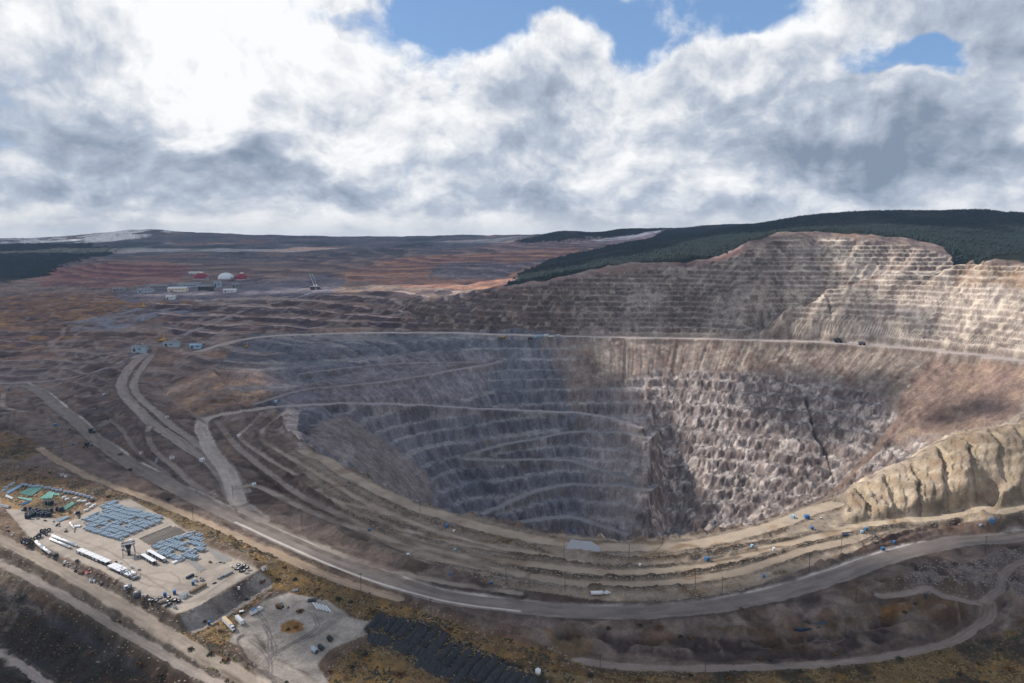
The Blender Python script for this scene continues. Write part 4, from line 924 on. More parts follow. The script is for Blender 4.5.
# ---------------------------------------------------------------- small mesh kit
class MB:
    def __init__(s): s.v = []; s.f = []; s.mi = []; s.cur = 0
    def add(s, v, f):
        n = len(s.v); s.v += [tuple(p) for p in v]; s.f += [tuple(i+n for i in q) for q in f]; s.mi += [s.cur]*len(f); return s
    def box(s, c, d, rz=0.0, taper=1.0, shift=(0,0)):
        cx, cy, cz = c; x, y, z = d[0]/2, d[1]/2, d[2]/2; ca, sa = math.cos(rz), math.sin(rz); v = []
        for zz, t in ((-z, 1.0), (z, taper)):
            o = (0,0) if zz < 0 else shift
            for (a, b) in ((-x,-y),(x,-y),(x,y),(-x,y)):
                a = a*t+o[0]; b = b*t+o[1]; v.append((cx+a*ca-b*sa, cy+a*sa+b*ca, cz+zz))
        return s.add(v, [(3,2,1,0),(4,5,6,7),(0,1,5,4),(1,2,6,5),(2,3,7,6),(3,0,4,7)])
    def tube(s, a, b, r, n=8, r2=None, hollow=0.0):
        a = Vector(a); b = Vector(b); r2 = r if r2 is None else r2; d = (b-a).normalized()
        u = d.cross(Vector((0,0,1)) if abs(d.z) < .9 else Vector((1,0,0))).normalized(); w_ = d.cross(u)
        ring = lambda c, q: [c+(u*math.cos(2*math.pi*k/n)+w_*math.sin(2*math.pi*k/n))*q for k in range(n)]
        if hollow <= 0:
            v = ring(a, r)+ring(b, r2); f = [(k, (k+1)%n, n+(k+1)%n, n+k) for k in range(n)]+[tuple(range(n-1,-1,-1)), tuple(range(n, 2*n))]
        else:
            v = ring(a, r)+ring(b, r2)+ring(b, r2*hollow)+ring(a, r*hollow)
            f = [(i*n+k, i*n+(k+1)%n, ((i+1)%4)*n+(k+1)%n, ((i+1)%4)*n+k) for i in range(4) for k in range(n)]
        return s.add(v, f)
    def dome(s, c, r, h, n=16, m=5, t0=0.0):
        v = []; f = []
        for i in range(m):
            t = t0+(math.pi/2-t0)*i/m
            for k in range(n): v.append((c[0]+r*math.cos(t)*math.cos(2*math.pi*k/n), c[1]+r*math.cos(t)*math.sin(2*math.pi*k/n), c[2]+h*math.sin(t)))
        v.append((c[0], c[1], c[2]+h))
        for i in range(m-1):
            for k in range(n): f.append((i*n+k, i*n+(k+1)%n, (i+1)*n+(k+1)%n, (i+1)*n+k))
        for k in range(n): f.append(((m-1)*n+k, (m-1)*n+(k+1)%n, m*n))
        return s.add(v, f)
    def lump(s, c, r, seed=0, n=9, m=4, q=.3):
        rg = random.Random(seed); v = []; f = []
        for i in range(m):
            t = -.25+(math.pi/2+.25)*i/m
            for k in range(n):
                j = 1+rg.uniform(-q, q); v.append((c[0]+r[0]*j*math.cos(t)*math.cos(2*math.pi*k/n), c[1]+r[1]*j*math.cos(t)*math.sin(2*math.pi*k/n), c[2]+r[2]*j*math.sin(t)))
        v.append((c[0], c[1], c[2]+r[2]))
        for i in range(m-1):
            for k in range(n): f.append((i*n+k, i*n+(k+1)%n, (i+1)*n+(k+1)%n, (i+1)*n+k))
        for k in range(n): f.append(((m-1)*n+k, (m-1)*n+(k+1)%n, m*n))
        return s.add(v, f)
    def torus(s, c, R_, r, axis='z', n=12, m=6):
        v = []; f = []
        for i in range(n):
            a = 2*math.pi*i/n
            for k in range(m):
                b = 2*math.pi*k/m; q = R_+r*math.cos(b); p = (q*math.cos(a), q*math.sin(a), r*math.sin(b)*1.3)
                if axis == 'x': p = (p[2], p[0], p[1])
                elif axis == 'y': p = (p[0], p[2], p[1])
                v.append((c[0]+p[0], c[1]+p[1], c[2]+p[2])); f.append((i*m+k, i*m+(k+1)%m, ((i+1)%n)*m+(k+1)%m, ((i+1)%n)*m+k))
        return s.add(v, f)
    def build(s, name, m, parent=None, smooth=False, loc=None):
        me = bpy.data.meshes.new(name); me.from_pydata(s.v, [], s.f)
        for q in (m if isinstance(m, (list, tuple)) else [m]): me.materials.append(q)
        if isinstance(m, (list, tuple)): me.polygons.foreach_set('material_index', s.mi)
        if smooth: me.polygons.foreach_set('use_smooth', np.ones(len(me.polygons), bool))
        o = bpy.data.objects.new(name, me); col.objects.link(o)
        if parent: o.parent = parent
        if loc is not None: o.location = loc
        return o
def tag(o, label, cat, group=None):
    o['label'] = label; o['category'] = cat
    if group: o['group'] = group
    return o
def thing(name, label, cat, loc, rz=0, group=None, sc_=1.0):
    o = bpy.data.objects.new(name, None); col.objects.link(o); o.location = loc; o.rotation_euler = (0,0,rz); o.scale = (sc_,)*3
    return tag(o, label, cat, group)
def dup(o, loc, rz=None, label=None, sc_=None, parent=None):
    c = o.copy(); col.objects.link(c)
    if parent: c.parent = parent
    else:
        c.location = loc
        if rz is not None: c.rotation_euler = (0,0,rz)
        if sc_ is not None: c.scale = sc_ if hasattr(sc_, '__len__') else (sc_,)*3
        if label: c['label'] = label
    for ch in list(o.children): dup(ch, None, parent=c)
    return c
def G3(px, py): return Vector([float(v) for v in ground(px, py)])
def Gz(x, y, dz=0.0): return Vector((float(x), float(y), gz(x, y)+dz))
def ang(p, q): a, b = G3(*p), G3(*q); return math.atan2(b.y-a.y, b.x-a.x)

WHITE = mat('white_paint', (.60,.61,.63), .5, var=.10); OFFW = mat('weathered_white_steel', (.62,.64,.66), .5, var=.2)
BLUEGREY = mat('blue_grey_coated_steel', (.34,.42,.49), .42, var=.3, scale=.6); STEEL = mat('dull_steel', (.24,.25,.27), .5, .3, var=.25)
NAVY = mat('dark_navy_plastic', (.018,.03,.05), .55); BLACK = mat('black_rubber', (.02,.022,.026), .75); GREEN = mat('sea_green_plastic_pipe', (.22,.46,.38), .5, var=.15)
RUST = mat('rusty_steel', (.16,.09,.055), .8, var=.35); BROWN = mat('weathered_timber', (.2,.14,.09), .9, var=.3); BLUE = mat('blue_paint', (.04,.15,.32), .5)
LBLUE = mat('light_blue_paint', (.28,.44,.58), .5); GLASS = mat('dark_glass', (.02,.03,.04), .15); TAN = mat('sun_faded_tan_roof', (.58,.42,.26), .7); MAROON = mat('maroon_dome_cladding', (.22,.035,.06), .5)
CREAM = mat('cream_cladding', (.7,.6,.5), .6); PALEBLUE = mat('pale_dome_cladding', (.62,.68,.72), .5); DGREY = mat('dark_grey_steel', (.06,.065,.07), .6, var=.3); GREY = mat('grey_concrete', (.32,.32,.33), .85, var=.2)
YELLOW = mat('yellow_machine_paint', (.6,.35,.05), .5); HEAP = mat('black_tipped_waste', (.045,.048,.054), .92, var=.5, scale=.7, bump=.6); WOOD = mat('tarred_pole_timber', (.05,.038,.03), .9)
BRUSH = mat('dark_scrub_leaves', (.045,.045,.025), .9, var=.5, scale=1.5); BRUSH2 = mat('rust_brown_scrub', (.15,.08,.03), .9, var=.4, scale=1.5); PINE = mat('dark_conifer_needles', (.014,.026,.024), .9, var=.45, scale=.012); RED = mat('red_paint', (.35,.05,.04), .5)
TUFT = mat('dry_ochre_grass', (.19,.135,.06), .95, var=.5, scale=.12)

# ---------------------------------------------------------------- pipe stacks in the storage yard
def P0_(px, py): s, k = ray(px, py); y = -CAM_Z/k; return Vector((s*y, y, 0))
def field(px4, nu, nv):
    a, b, c, d = [P0_(*p) for p in px4]      # a-b one side (u), d-c the other
    return lambda u, v: (a*(1-u)+b*u)*(1-v)+(d*(1-u)+c*u)*v
mb = MB(); mb.tube((-2.9,0,1.35), (2.9,0,1.35), 1.15, 10, hollow=.8)
for x in (-2, 2): mb.box((x,0,.12), (.3,2.3,.24))
pipe0 = mb.build('pipe_section', BLUEGREY, smooth=False); used0 = [False]
def put_pipe(p, rz, lab, grp):
    if not used0[0]:
        used0[0] = True; pipe0.location = p; pipe0.rotation_euler = (0,0,rz); return tag(pipe0, lab, 'pipe', grp)
    c = dup(pipe0, p, rz); tag(c, lab, 'pipe', grp); return c
uA = P0_(163,520)-P0_(112,541); rzA = math.atan2(uA.y, uA.x)
rg = random.Random(5)
def pip(p, poly):
    r = False
    for k in range(len(poly)):
        xa, ya = poly[k-1]; xb, yb = poly[k]
        if (p[1] < ya) != (p[1] < yb) and p[0] < (xb-xa)*(p[1]-ya)/(yb-ya)+xa: r = not r
    return r
def w2px(p):
    d = Vector(p)-Vector((0,0,CAM_Z)); f = d.y*TH_C-d.z*TH_S; u = d.y*TH_S+d.z*TH_C; return 512+F*d.x/f, 341.5-F*u/f
def pipefield(orig, rz, nu, nv, pu, pv, poly, holes, lab, grp, maxn=400):
    u = Vector((math.cos(rz), math.sin(rz), 0)); v = Vector((math.sin(rz), -math.cos(rz), 0)); n = 0; O = P0_(*orig)
    for j in range(nv):
        for i in range(nu):
            p = O+u*(i*pu+rg.uniform(-.3,.3)+(j%2)*.4)+v*(j*pv+rg.uniform(-.15,.15))+Vector((0,0,rg.choice((0,0,.5,.9)))); q = w2px(p)
            if not pip(q, poly) or any(pip(q, h) for h in holes) or n >= maxn: continue
            for k in range(1): put_pipe(p, rz+rg.uniform(-.02,.02), lab, grp)
            n += 1
    return n
polyA = [(84,519),(98,513),(106,513),(101,507),(108,501),(116,503),(119,506),(136,509),(148,516),(162,517),(163,522),(114,542),(100,538),(85,531),(86,526),(90,524)]
nA = pipefield((60,522), rzA, 26, 40, 7.0, 3.55, polyA, [[(107,522),(113,521),(114,524),(108,525)],[(119,524),(125,522),(127,526),(121,528)],[(132,519),(136,518),(138,522),(133,524)],[(96,527),(103,526),(105,529),(98,530)],[(99,511),(104,513),(102,516),(96,514)],[(143,521),(148,519),(149,521),(144,523)]],
   'blue-grey steel pipe section in the larger of the two big pipe stacks', 'pipe sections of the larger stack in the yard')
polyB = [(153,546),(190,533),(202,535),(203,543),(206,548),(204,553),(196,551),(190,543),(184,545),(190,551),(198,558),(196,562),(188,560),(176,549),(170,552),(182,560),(178,563),(160,555)]
nB = pipefield((128,545), rzA, 16, 30, 7.0, 3.55, polyB, [[(180,541),(188,540),(190,544),(182,546)]],
   'blue-grey steel pipe section in the smaller stack with the comb-shaped front', 'pipe sections of the smaller stack in the yard')
# long racks of thin pipe
def rod(p, q, r, m, name, lab, cat, grp=None, n=6):
    mb = MB(); d = q-p; L = d.length; mb.tube((0,0,r), (L,0,r), r, n); o = mb.build(name, m); o.location = p; o.rotation_euler = (0,0,math.atan2(d.y, d.x)); return tag(o, lab, cat, grp)
def rods(p4, n, r, m, name, lab, cat, grp, gap=0.0):
    a, b, c, d = [P0_(*p) for p in p4]
    for k in range(n):
        t = (k+.5)/n; p = a*(1-t)+d*t; q = b*(1-t)+c*t; L = (q-p); f0 = rg.uniform(0, .06); f1 = 1-rg.uniform(0, .08)
        rod(p+L*f0, p+L*f1, r*rg.uniform(.8,1.15), m, name, lab, cat, grp)
rods([(137,539),(172,525),(190,531),(151,547)], 10, .36, mat('brown_grey_pipe', (.27,.23,.20), .7, var=.3), 'long_pipe', 'long thin brown-grey pipe laid flat between the two big pipe stacks', 'pipe', 'thin pipes laid out between the stacks')
rods([(184,560),(200,573),(207,570),(192,557)], 5, .35, STEEL, 'long_pipe', 'thin grey pipe laid on the gravel just right of the smaller stack', 'pipe', 'thin grey pipes right of the smaller stack')
rods([(205,549),(222,564),(233,561),(214,546)], 6, .35, STEEL, 'long_pipe', 'thin grey pipe on the gravel near the embankment corner', 'pipe', 'thin grey pipes near the embankment corner')
rods([(18,494),(36,485),(44,487),(31,497)], 9, .55, GREEN, 'green_pipe', 'long sea-green pipe in the left green stack', 'pipe', 'green pipes of the left stack')
rods([(38,500),(50,492),(54,493),(52,499)], 9, .6, GREEN, 'green_pipe', 'sea-green pipe in the heaped stack behind the black coils', 'pipe', 'green pipes of the heaped stack')
rods([(46,493),(60,494),(60,496),(47,495)], 4, .5, GREEN, 'green_pipe', 'sea-green pipe lying lengthwise beside the heaped green stack', 'pipe', 'green pipes lying lengthwise')
rods([(18,497.5),(33,500),(32,501.5),(18,499)], 2, .6, GREEN, 'green_pipe', 'sea-green pipe on the gravel below the left green stack', 'pipe', 'green pipes below the left stack')
rods([(62,508),(73,502),(75,504),(65,511)], 3, .6, GREEN, 'green_pipe', 'sea-green pipe in the small separate bundle beside the scrub', 'pipe', 'green pipes of the small bundle')
rods([(5,493),(21,485),(22,486.5),(7,495)], 3, .7, LBLUE, 'blue_pipe', 'pale blue pipe at the far left end of the yard', 'pipe', 'pale blue pipes at the far left')
rods([(6,495),(13,498),(12,500),(5,497)], 2, .8, OFFW, 'white_pipe', 'short white pipe at the left end of the yard', 'pipe', 'short white pipes')
rods([(0,505),(10,507),(9,509),(-1,508)], 3, 1.0, STEEL, 'grey_pipe', 'thick grey pipe at the left edge of the yard', 'pipe', 'thick grey pipes at the left edge')
rods([(20,505),(29,501),(30,502.5),(22,506)], 3, .6, BLUE, 'blue_pipe', 'dark blue pipe in the bundle below the green stacks', 'pipe', 'dark blue pipes')
rods([(56,520),(68,516),(70,518),(58,523)], 3, .7, BLUEGREY, 'blue_grey_pipe', 'blue-grey pipe lying between the black coils and the big stack', 'pipe', 'loose blue-grey pipes')
# round culvert sections along the back of the yard
mb = MB(); mb.tube((-1.6,0,1.7), (1.6,0,1.7), 1.75, 12, hollow=.82); cul0 = mb.build('culvert_section', mat('galvanised_culvert', (.3,.35,.42), .5, var=.2)); first = True
for k in range(19):
    px = 22+k*3.9; py = np.interp(px, [22,45,60,80,97], [486,489,492,496,501])+rg.uniform(-.5,.5); p = P0_(px, py)
    o = cul0 if first else dup(cul0, p); o.location = p; o.rotation_euler = (0,0,rg.uniform(.2,.8)); first = False
    tag(o, 'grey-blue round culvert section in the row along the back of the yard', 'culvert', 'culvert sections along the back of the yard')
for k, (px, py) in enumerate(((64,498),(67,500),(75,499),(79,502),(84,502),(88,505),(91,508),(94,506),(86,511),(10,486),(6,488),(13,484),(4,491))):
    p = P0_(px, py); mb = MB(); mb.box((0,0,.9), (4.2,2.2,1.4)); mb.box((0,0,.1), (4.4,2.4,.2)); mb.box((.4,0,1.75), (3.2,1.9,.3)); o = mb.build('wrapped_pallet', OFFW if k < 9 else BLUEGREY, loc=p); o.rotation_euler = (0,0,rg.uniform(0,1.5))
    tag(o, 'white wrapped pallet standing in the brown grass behind the yard' if k < 9 else 'blue-grey wrapped pallet at the far left corner of the yard', 'pallet', 'wrapped pallets in the grass' if k < 9 else 'wrapped pallets at the corner')
# black coils and tyres
mb = MB(); mb.torus((0,0,1.1), 1.15, .62, 'z', 12, 6); mb.torus((0,0,2.5), 1.1, .62, 'z', 12, 6); mb.torus((0,0,3.9), 1.1, .6, 'z', 12, 6); coil0 = mb.build('pipe_coil', NAVY, smooth=True); first = True
for k in range(22):
    t = k/21; px = 26+25*t+rg.uniform(-1,1); py = np.interp(px, [25,35,44,52], [519,513.5,515.5,514])+(k%3)*1.9-1.5; p = P0_(px, py)
    o = coil0 if first else dup(coil0, p); o.location = p; first = False; tag(o, 'navy-black stack of coiled pipe in the dark heap below the green stacks', 'pipe coil', 'dark coils of pipe in the yard')
for px, py in ((46,505),(49,505.5),(52,504.5),(57,511),(60,512),(62,511),(25,511),(30,511)):
    o = dup(coil0, P0_(px, py)); tag(o, 'navy-black coil of pipe standing apart near the green stacks', 'pipe coil', 'dark coils standing apart')
mb = MB(); mb.torus((0,0,1.9), 1.45, .55, 'y', 14, 6); tyre0 = mb.build('haul_truck_tyre', BLACK, smooth=True)
mbh = MB(); mbh.tube((0,-.35,1.9), (0,.35,1.9), .9, 10); hub0 = mbh.build('rim', OFFW, tyre0); first = True
for k in range(24):
    px = 21+29*rg.random(); py = np.interp(px, [21,32,42,52], [543.5,542,534,533])+rg.uniform(-2.4,2.4); p = P0_(px, py)
    o = tyre0 if first else dup(tyre0, p); o.location = p; o.rotation_euler = (0,0,rg.uniform(0,3.1)); first = False
    tag(o, 'huge black tyre with pale centre in the tyre heap beside the long white tanks', 'tyre', 'tyres of the heap beside the white tanks')
def tyrepile(lst, lab, grp):
    for px, py in lst:
        o = dup(tyre0, P0_(px, py)); o.rotation_euler = (R(90)*.9, 0, rg.uniform(0,3)); o.location.z += 2.2 if rg.random() > .6 else .6; tag(o, lab, 'tyre', grp)
tyrepile([(234,569.5),(237,568.5),(240,568),(243,569),(245,571),(236,572),(239,572.5),(242,573)], 'black tyre in the round pile at the embankment corner', 'tyres of the round pile at the corner')
tyrepile([(153,602),(157,602.5),(161,603),(165,603),(169,603.5),(173,604),(155,600),(160,600),(166,600.5),(171,601),(147,602),(176,603)], 'black tyre in the long rack row at the bottom edge of the yard', 'tyres of the row at the yard edge')
# long white tanks
def tank(p, q, r, lab, m=WHITE, legs=True):
    p = P0_(*p); q = P0_(*q); d = q-p; L = d.length; t = thing('storage_tank', lab, 'tank', p, math.atan2(d.y, d.x)); mb = MB(); mb.tube((.6,0,r+.7), (L-.6,0,r+.7), r, 14); mb.tube((0,0,r+.7), (.6,0,r+.7), r*.6, 14, r); mb.tube((L-.6,0,r+.7), (L,0,r+.7), r, 14, r*.6)
    mb.build('shell', m, t, smooth=True); mb = MB()
    for x in np.arange(2, L-1, 4.5): mb.box((float(x),0,.7), (.5,r*1.7,1.4))
    mb.build('saddle', DGREY, t); mb = MB(); mb.tube((L*.4,0,2*r+.6), (L*.4,0,2*r+1.3), .45, 8); mb.build('hatch', DGREY, t); return t
tank((36,543.5),(43,550.5), 1.5, 'short white tank nearest the tyre heap, sloping towards the berm'); tank((43,549.5),(50,555), 1.3, 'short white tank end to end with the one by the tyre heap')
tank((50,540.5),(70,549), 1.15, 'long slim white tank, the lower of the parallel pair'); tank((52,537.5),(77,547.5), 1.25, 'longest slim white tank, the upper of the parallel pair')
# open sheds on posts
def shed(p, q, wd, h, lab, nroof, clutter=False, roofm=WHITE):
    p = P0_(*p); q = P0_(*q); d = q-p; L = d.length; t = thing('open_shed', lab, 'shed', p, math.atan2(d.y, d.x))
    nb = max(2, int(L/5.5))
    for k in range(nb+1):
        for s in (-1, 1): MB().box((L*k/nb*.98+.2, s*wd*.46, h/2), (.3,.3,h)).build('post', DGREY, t)
    for k in range(nroof):
        if clutter and k in (nroof//2, nroof-1): continue
        MB().box((L*(k+.5)/nroof, 0, h+.12+(k%2)*.1), (L/nroof*.93, wd, .22)).build('roof_panel', roofm, t)
    MB().box((L/2, 0, .5), (L*.96, wd*.8, .8)).build('deck', DGREY, t)
    for k in range(int(L/3)):
        hh = rg.uniform(1.0, h*.75); MB().box((1.5+k*3.0, rg.uniform(-.5,.5), .9+hh/2), (rg.uniform(1.6,2.5), wd*.55, hh)).build('crate', rg.choice([STEEL, NAVY, BLUEGREY, OFFW]), t)
    if clutter:
        for k in range(9): 
            a = Vector((rg.uniform(.4,.98)*L, wd*rg.uniform(-.4,.4), h+.4)); MB().tube(a, a+Vector((rg.uniform(-2,2), rg.uniform(-1,1), rg.uniform(.2,1.4))), .3, 6).build('fitting', NAVY, t)
    return t
shed((79,553),(109,566), 5.0, 3.8, 'long open shed with a white panelled roof in the middle of the yard', 8)
shed((111,568),(137,580), 7.0, 3.4, 'cluttered open shed with broken white roof and machine parts on top', 6, True)
shed((142,557.5),(155,565.5), 3.4, 3.6, 'narrow white-roofed shed, the left of the pair by the steel tower', 1); shed((148,553.5),(165,563), 3.4, 3.6, 'narrow white-roofed shed, the right of the pair by the steel tower', 1)
# steel tower
p = P0_(129,555); t = thing('loading_tower', 'dark steel loading tower with splayed legs standing in the open yard', 'tower', p, .5)
for sx in (-1,1):
    for sy in (-1,1): MB().tube((sx*5,sy*3.5,0), (sx*4,sy*2.6,11), .35, 6).build('leg', STEEL, t)
MB().box((0,0,11.2), (11,7.5,.5)).build('platform', DGREY, t); MB().box((0,0,8.2), (3,3,5), 0, 1.9).build('hopper', NAVY, t); MB().box((0,0,3), (2.6,2.6,6)).build('chute', NAVY, t)
for a, b in (((-5,-3.5,0),(4,-2.6,11)),((5,-3.5,0),(-4,-2.6,11)),((-5,3.5,0),(-4,-2.6,11)),((5,3.5,0),(4,-2.6,11))): MB().tube(a, b, .16, 5).build('brace', STEEL, t)
for sx in (-1,1): MB().box((sx*5.2,0,12.1), (.12,7.5,1.1)).build('railing', STEEL, t)
mb = MB(); mb.box((0,-3.7,12.1), (10.4,.12,1.1)); mb.box((2,1,12.8), (2.2,2.2,2.6)); mb.build('control_cabin', OFFW, t)
for px, py in ((121,541),(122,547)): o = MB().box((0,0,1.2), (1.2,1.2,2.4)).box((0,0,2.5), (1.35,1.35,.2)).tube((.3,.3,2.6), (.3,.3,3.2), .12, 6).build('site_toilet', LBLUE, loc=P0_(px, py)); tag(o, 'pale blue toilet cabin left of the steel tower, the %s one' % ('upper' if py < 545 else 'lower'), 'toilet')
# crates, cabins and other single things round the yard
def cabin(px, py, L, Wd, h, rz, m, lab, cat='cabin', name='site_cabin', flat=True):
    base = Vector([float(v) for v in ground(px, py)]); t = thing(name, lab, cat, base, rz); MB().box((0,0,h/2+.15), (L,Wd,h)).build('body', m, t); MB().box((0,0,h+.25), (L*1.05,Wd*1.07,.2)).build('roof', m if m in (BLUE, LBLUE) else OFFW if m != OFFW else STEEL, t)
    MB().box((L*.18,-Wd/2-.03,h*.45), (.9,.08,h*.75)).build('door', DGREY, t); MB().box((-L*.22,-Wd/2-.03,h*.6), (.9,.08,.7)).build('window', GLASS, t); MB().box((0,0,.07), (L*.94,Wd*.8,.16)).build('skid', DGREY, t); return t
def crate(px, py, L, Wd, h, rz, m, lab, cat='crate', name='crate_stack', n=4):
    t = thing(name, lab, cat, Vector([float(v) for v in ground(px, py)]), rz)
    for k in range(n): MB().box((-L/2+L*(k+.5)/n,0,h/2+rg.uniform(-.05,.05)), (L/n*.92,Wd*rg.uniform(.9,1),h*rg.uniform(.85,1))).build('crate', m, t)
    return t
crate(198,590, 15, 3, 2.8, rzA, BROWN, 'long brown timber crate stack near the bottom edge of the yard', n=5)
cabin(174.5,594.5, 2.2,2.2,3.2, .3, BLUE, 'small blue cabin standing left of the brown crate stack'); cabin(193,585, 2,2,2.8, .3, BLUE, 'small blue cabin just behind the brown crate stack')
cabin(184,597, 7,4,2.6, rzA, OFFW, 'white cabin between the blue cabin and the brown crates'); cabin(165,597, 2.2,2.2,3.4, .3, BLUE, 'blue cabin rising behind the long tyre row')
crate(190,577.5, 7,2.2,2, rzA, NAVY, 'small dark rack alone on open gravel in the yard', 'rack', 'pipe_rack', 3)
crate(222,577.5, 9,2,1.8, rzA, STEEL, 'grey steel rack by the embankment edge, the left of two', 'rack', 'pipe_rack', 3); crate(228,575, 9,2,1.8, rzA, STEEL, 'grey steel rack next to the round tyre pile', 'rack', 'pipe_rack', 3)
t = thing('fuel_tank', 'round dark tank with a conical top at the lower corner of the yard', 'tank', P0_(137.5,597.5)); MB().tube((0,0,0), (0,0,4.6), 3, 14).build('shell', DGREY, t, True); MB().tube((0,0,4.6), (0,0,5.6), 3, 14, .6).build('cap', STEEL, t, True); MB().box((3.1,0,2.6), (.2,.6,5.2)).build('ladder', OFFW, t)
cabin(126,589.5, 2.5,2.5,3, .6, BLUEGREY, 'small grey-blue cabin behind the round dark tank'); cabin(130,587, 3,2.4,2.4, .6, OFFW, 'small white cabin behind the round dark tank')
crate(143,601, 2,2,3, .4, BROWN, 'single brown crate between the round tank and the tyre row', n=1)
crate(56,556, 3,3,2.4, .4, NAVY, 'small dark crate on the berm beside the short white tanks', n=1); crate(78,514, 4,3,3, .4, NAVY, 'dark crate beside the loose white pipes left of the large stack', n=1)
crate(77,562, 3,2.4,2.4, .4, DGREY, 'dark crate on the berm below the long panelled shed', n=1); crate(87,573, 6,1.4,1.0, ang((80,570),(95,577)), RED, 'row of red boxes on the berm below the yard', n=3)
crate(178,561.5, 12,3,1.6, rzA, OFFW, 'pale rack at the front of the smaller pipe stack', 'rack', 'pipe_rack', 4)
tank((70,524),(74,530), .9, 'short white cylinder left of the larger pipe stack'); crate(77,527, 6,4,1.5, .3, OFFW, 'low white crates left of the larger pipe stack', n=3)
mb = MB(); mb.box((0,0,.6), (2.6,1.3,1.2)).box((.3,0,1.35), (1.4,1.0,.5)); clu0 = [mb.build('parts_crate', STEEL), MB().box((0,0,.5), (1.8,1.4,1.0)).tube((-.6,0,1.1), (.6,0,1.1), .35, 6).build('parts_crate', RUST), MB().box((0,0,.35), (3.4,.9,.7)).box((0,.1,.9), (2.6,.6,.4)).build('parts_crate', NAVY), MB().tube((0,0,0), (0,0,1.5), .8, 9).box((0,0,1.6), (.8,.8,.3)).build('parts_crate', OFFW)]
cu_ = [False]*4; cl = []
for (x0, y0, x1, y1, n) in ((50,556,112,592,22),(112,560,140,572,6),(15,506,60,526,14),(60,505,86,522,10),(180,575,240,590,9),(140,596,182,609,9),(205,560,245,572,6),(60,528,82,536,4),(120,548,140,560,4),(0,525,12,535,4)):
    for k in range(n): t_ = rg.random(); cl.append((x0+(x1-x0)*t_+rg.uniform(-2,2), y0+(y1-y0)*t_+rg.uniform(-2.5,2.5)))
for k, (px, py) in enumerate(cl):
    i = k % 4; p = G3(px, py); o = clu0[i] if not cu_[i] else dup(clu0[i], p); cu_[i] = True; o.location = p; o.rotation_euler = (0,0,rg.uniform(0,3)); s2 = rg.uniform(.7,1.4); o.scale = (s2,s2,s2)
    tag(o, ('small grey parts crate left about the storage yard','small rusty crate with a roller left about the storage yard','low dark crate left about the storage yard','small pale drum left about the storage yard')[i], 'crate', ('grey parts crates about the yard','rusty crates about the yard','low dark crates about the yard','pale drums about the yard')[i])
# road trucks
def wheel_set(t, xs, wd, r=.55):
    for x in xs:
        for s in (-1, 1): w_ = MB().tube((x, s*wd/2-.18, r), (x, s*wd/2+.18, r), r, 10).build('wheel', BLACK, t); MB().tube((x, s*(wd/2+.19)-.02, r), (x, s*(wd/2+.19)+.02, r), r*.5, 8).build('rim', OFFW, w_)
def semi(px, py, rz, lab, body=WHITE, roof=WHITE, cab=True, L=14.5):
    t = thing('semi_truck' if cab else 'box_trailer', lab, 'truck' if cab else 'trailer', Vector([float(v) for v in ground(px, py)]), rz)
    MB().box((0,0,2.75), (L,2.6,2.9)).build('trailer_body', body, t); MB().box((0,0,4.25), (L-.1,2.5,.08)).build('trailer_roof', roof, t); MB().box((0,0,1.15), (L*.96,1.2,.35)).build('chassis', DGREY, t); MB().box((-L/2-.04,0,2.7), (.06,2.3,2.6)).build('rear_door', OFFW, t)
    wheel_set(t, (-L/2+1.2, -L/2+2.6), 2.5)
    if cab:
        MB().box((L/2+2.2,0,2.35), (2.6,2.5,2.7), 0, .9).build('cab', WHITE, t); MB().box((L/2+4.3,0,1.6), (1.9,2.1,1.3), 0, .9).build('bonnet', WHITE, t); MB().box((L/2+3.53,0,2.9), (.1,2.1,.8)).build('windscreen', GLASS, t)
        MB().box((L/2+5.27,0,1.35), (.12,1.9,.9)).build('grille', DGREY, t); MB().box((L/2+2.7,0,.95), (5.2,1.0,.4)).build('frame', DGREY, t)
        for s in (-1,1): MB().box((L/2+5.3,s*.85,1.15), (.1,.3,.3)).build('headlight', OFFW, t)
        wheel_set(t, (L/2+.6, L/2+1.9, L/2+4.5), 2.4)
    else: MB().box((L/2-1.6,0,.6), (.3,1.6,1.1)).build('landing_leg', DGREY, t)
    return t
rt = ang((221,617),(236,632))
semi(227.5,625.5, rt, 'white semi truck with a sun-faded tan trailer roof on the dirt lot', WHITE, TAN); semi(239.5,623, rt, 'white box trailer parked beside the tan-roofed semi truck', cab=False, L=11)
t = semi(254,614.5, ang((258,612),(249,618))+3.14, 'short white service truck with a blue load parked by the scrub bank', WHITE, BLUE, True, 6)
crate(217.5,629.5, 6.5,2.4,1.6, rt, BROWN, 'low brown flatbed load left of the tan-roofed truck', 'flatbed', 'flatbed', 3); cabin(209,625, 1.8,1.8,2.8, .4, BLUE, 'small blue toilet cabin in brown grass left of the trucks', 'toilet', 'site_toilet')
cabin(241.5,613.5, 3.2,2.4,1.8, .4, NAVY, 'small dark cabin between the box trailer and the service truck')
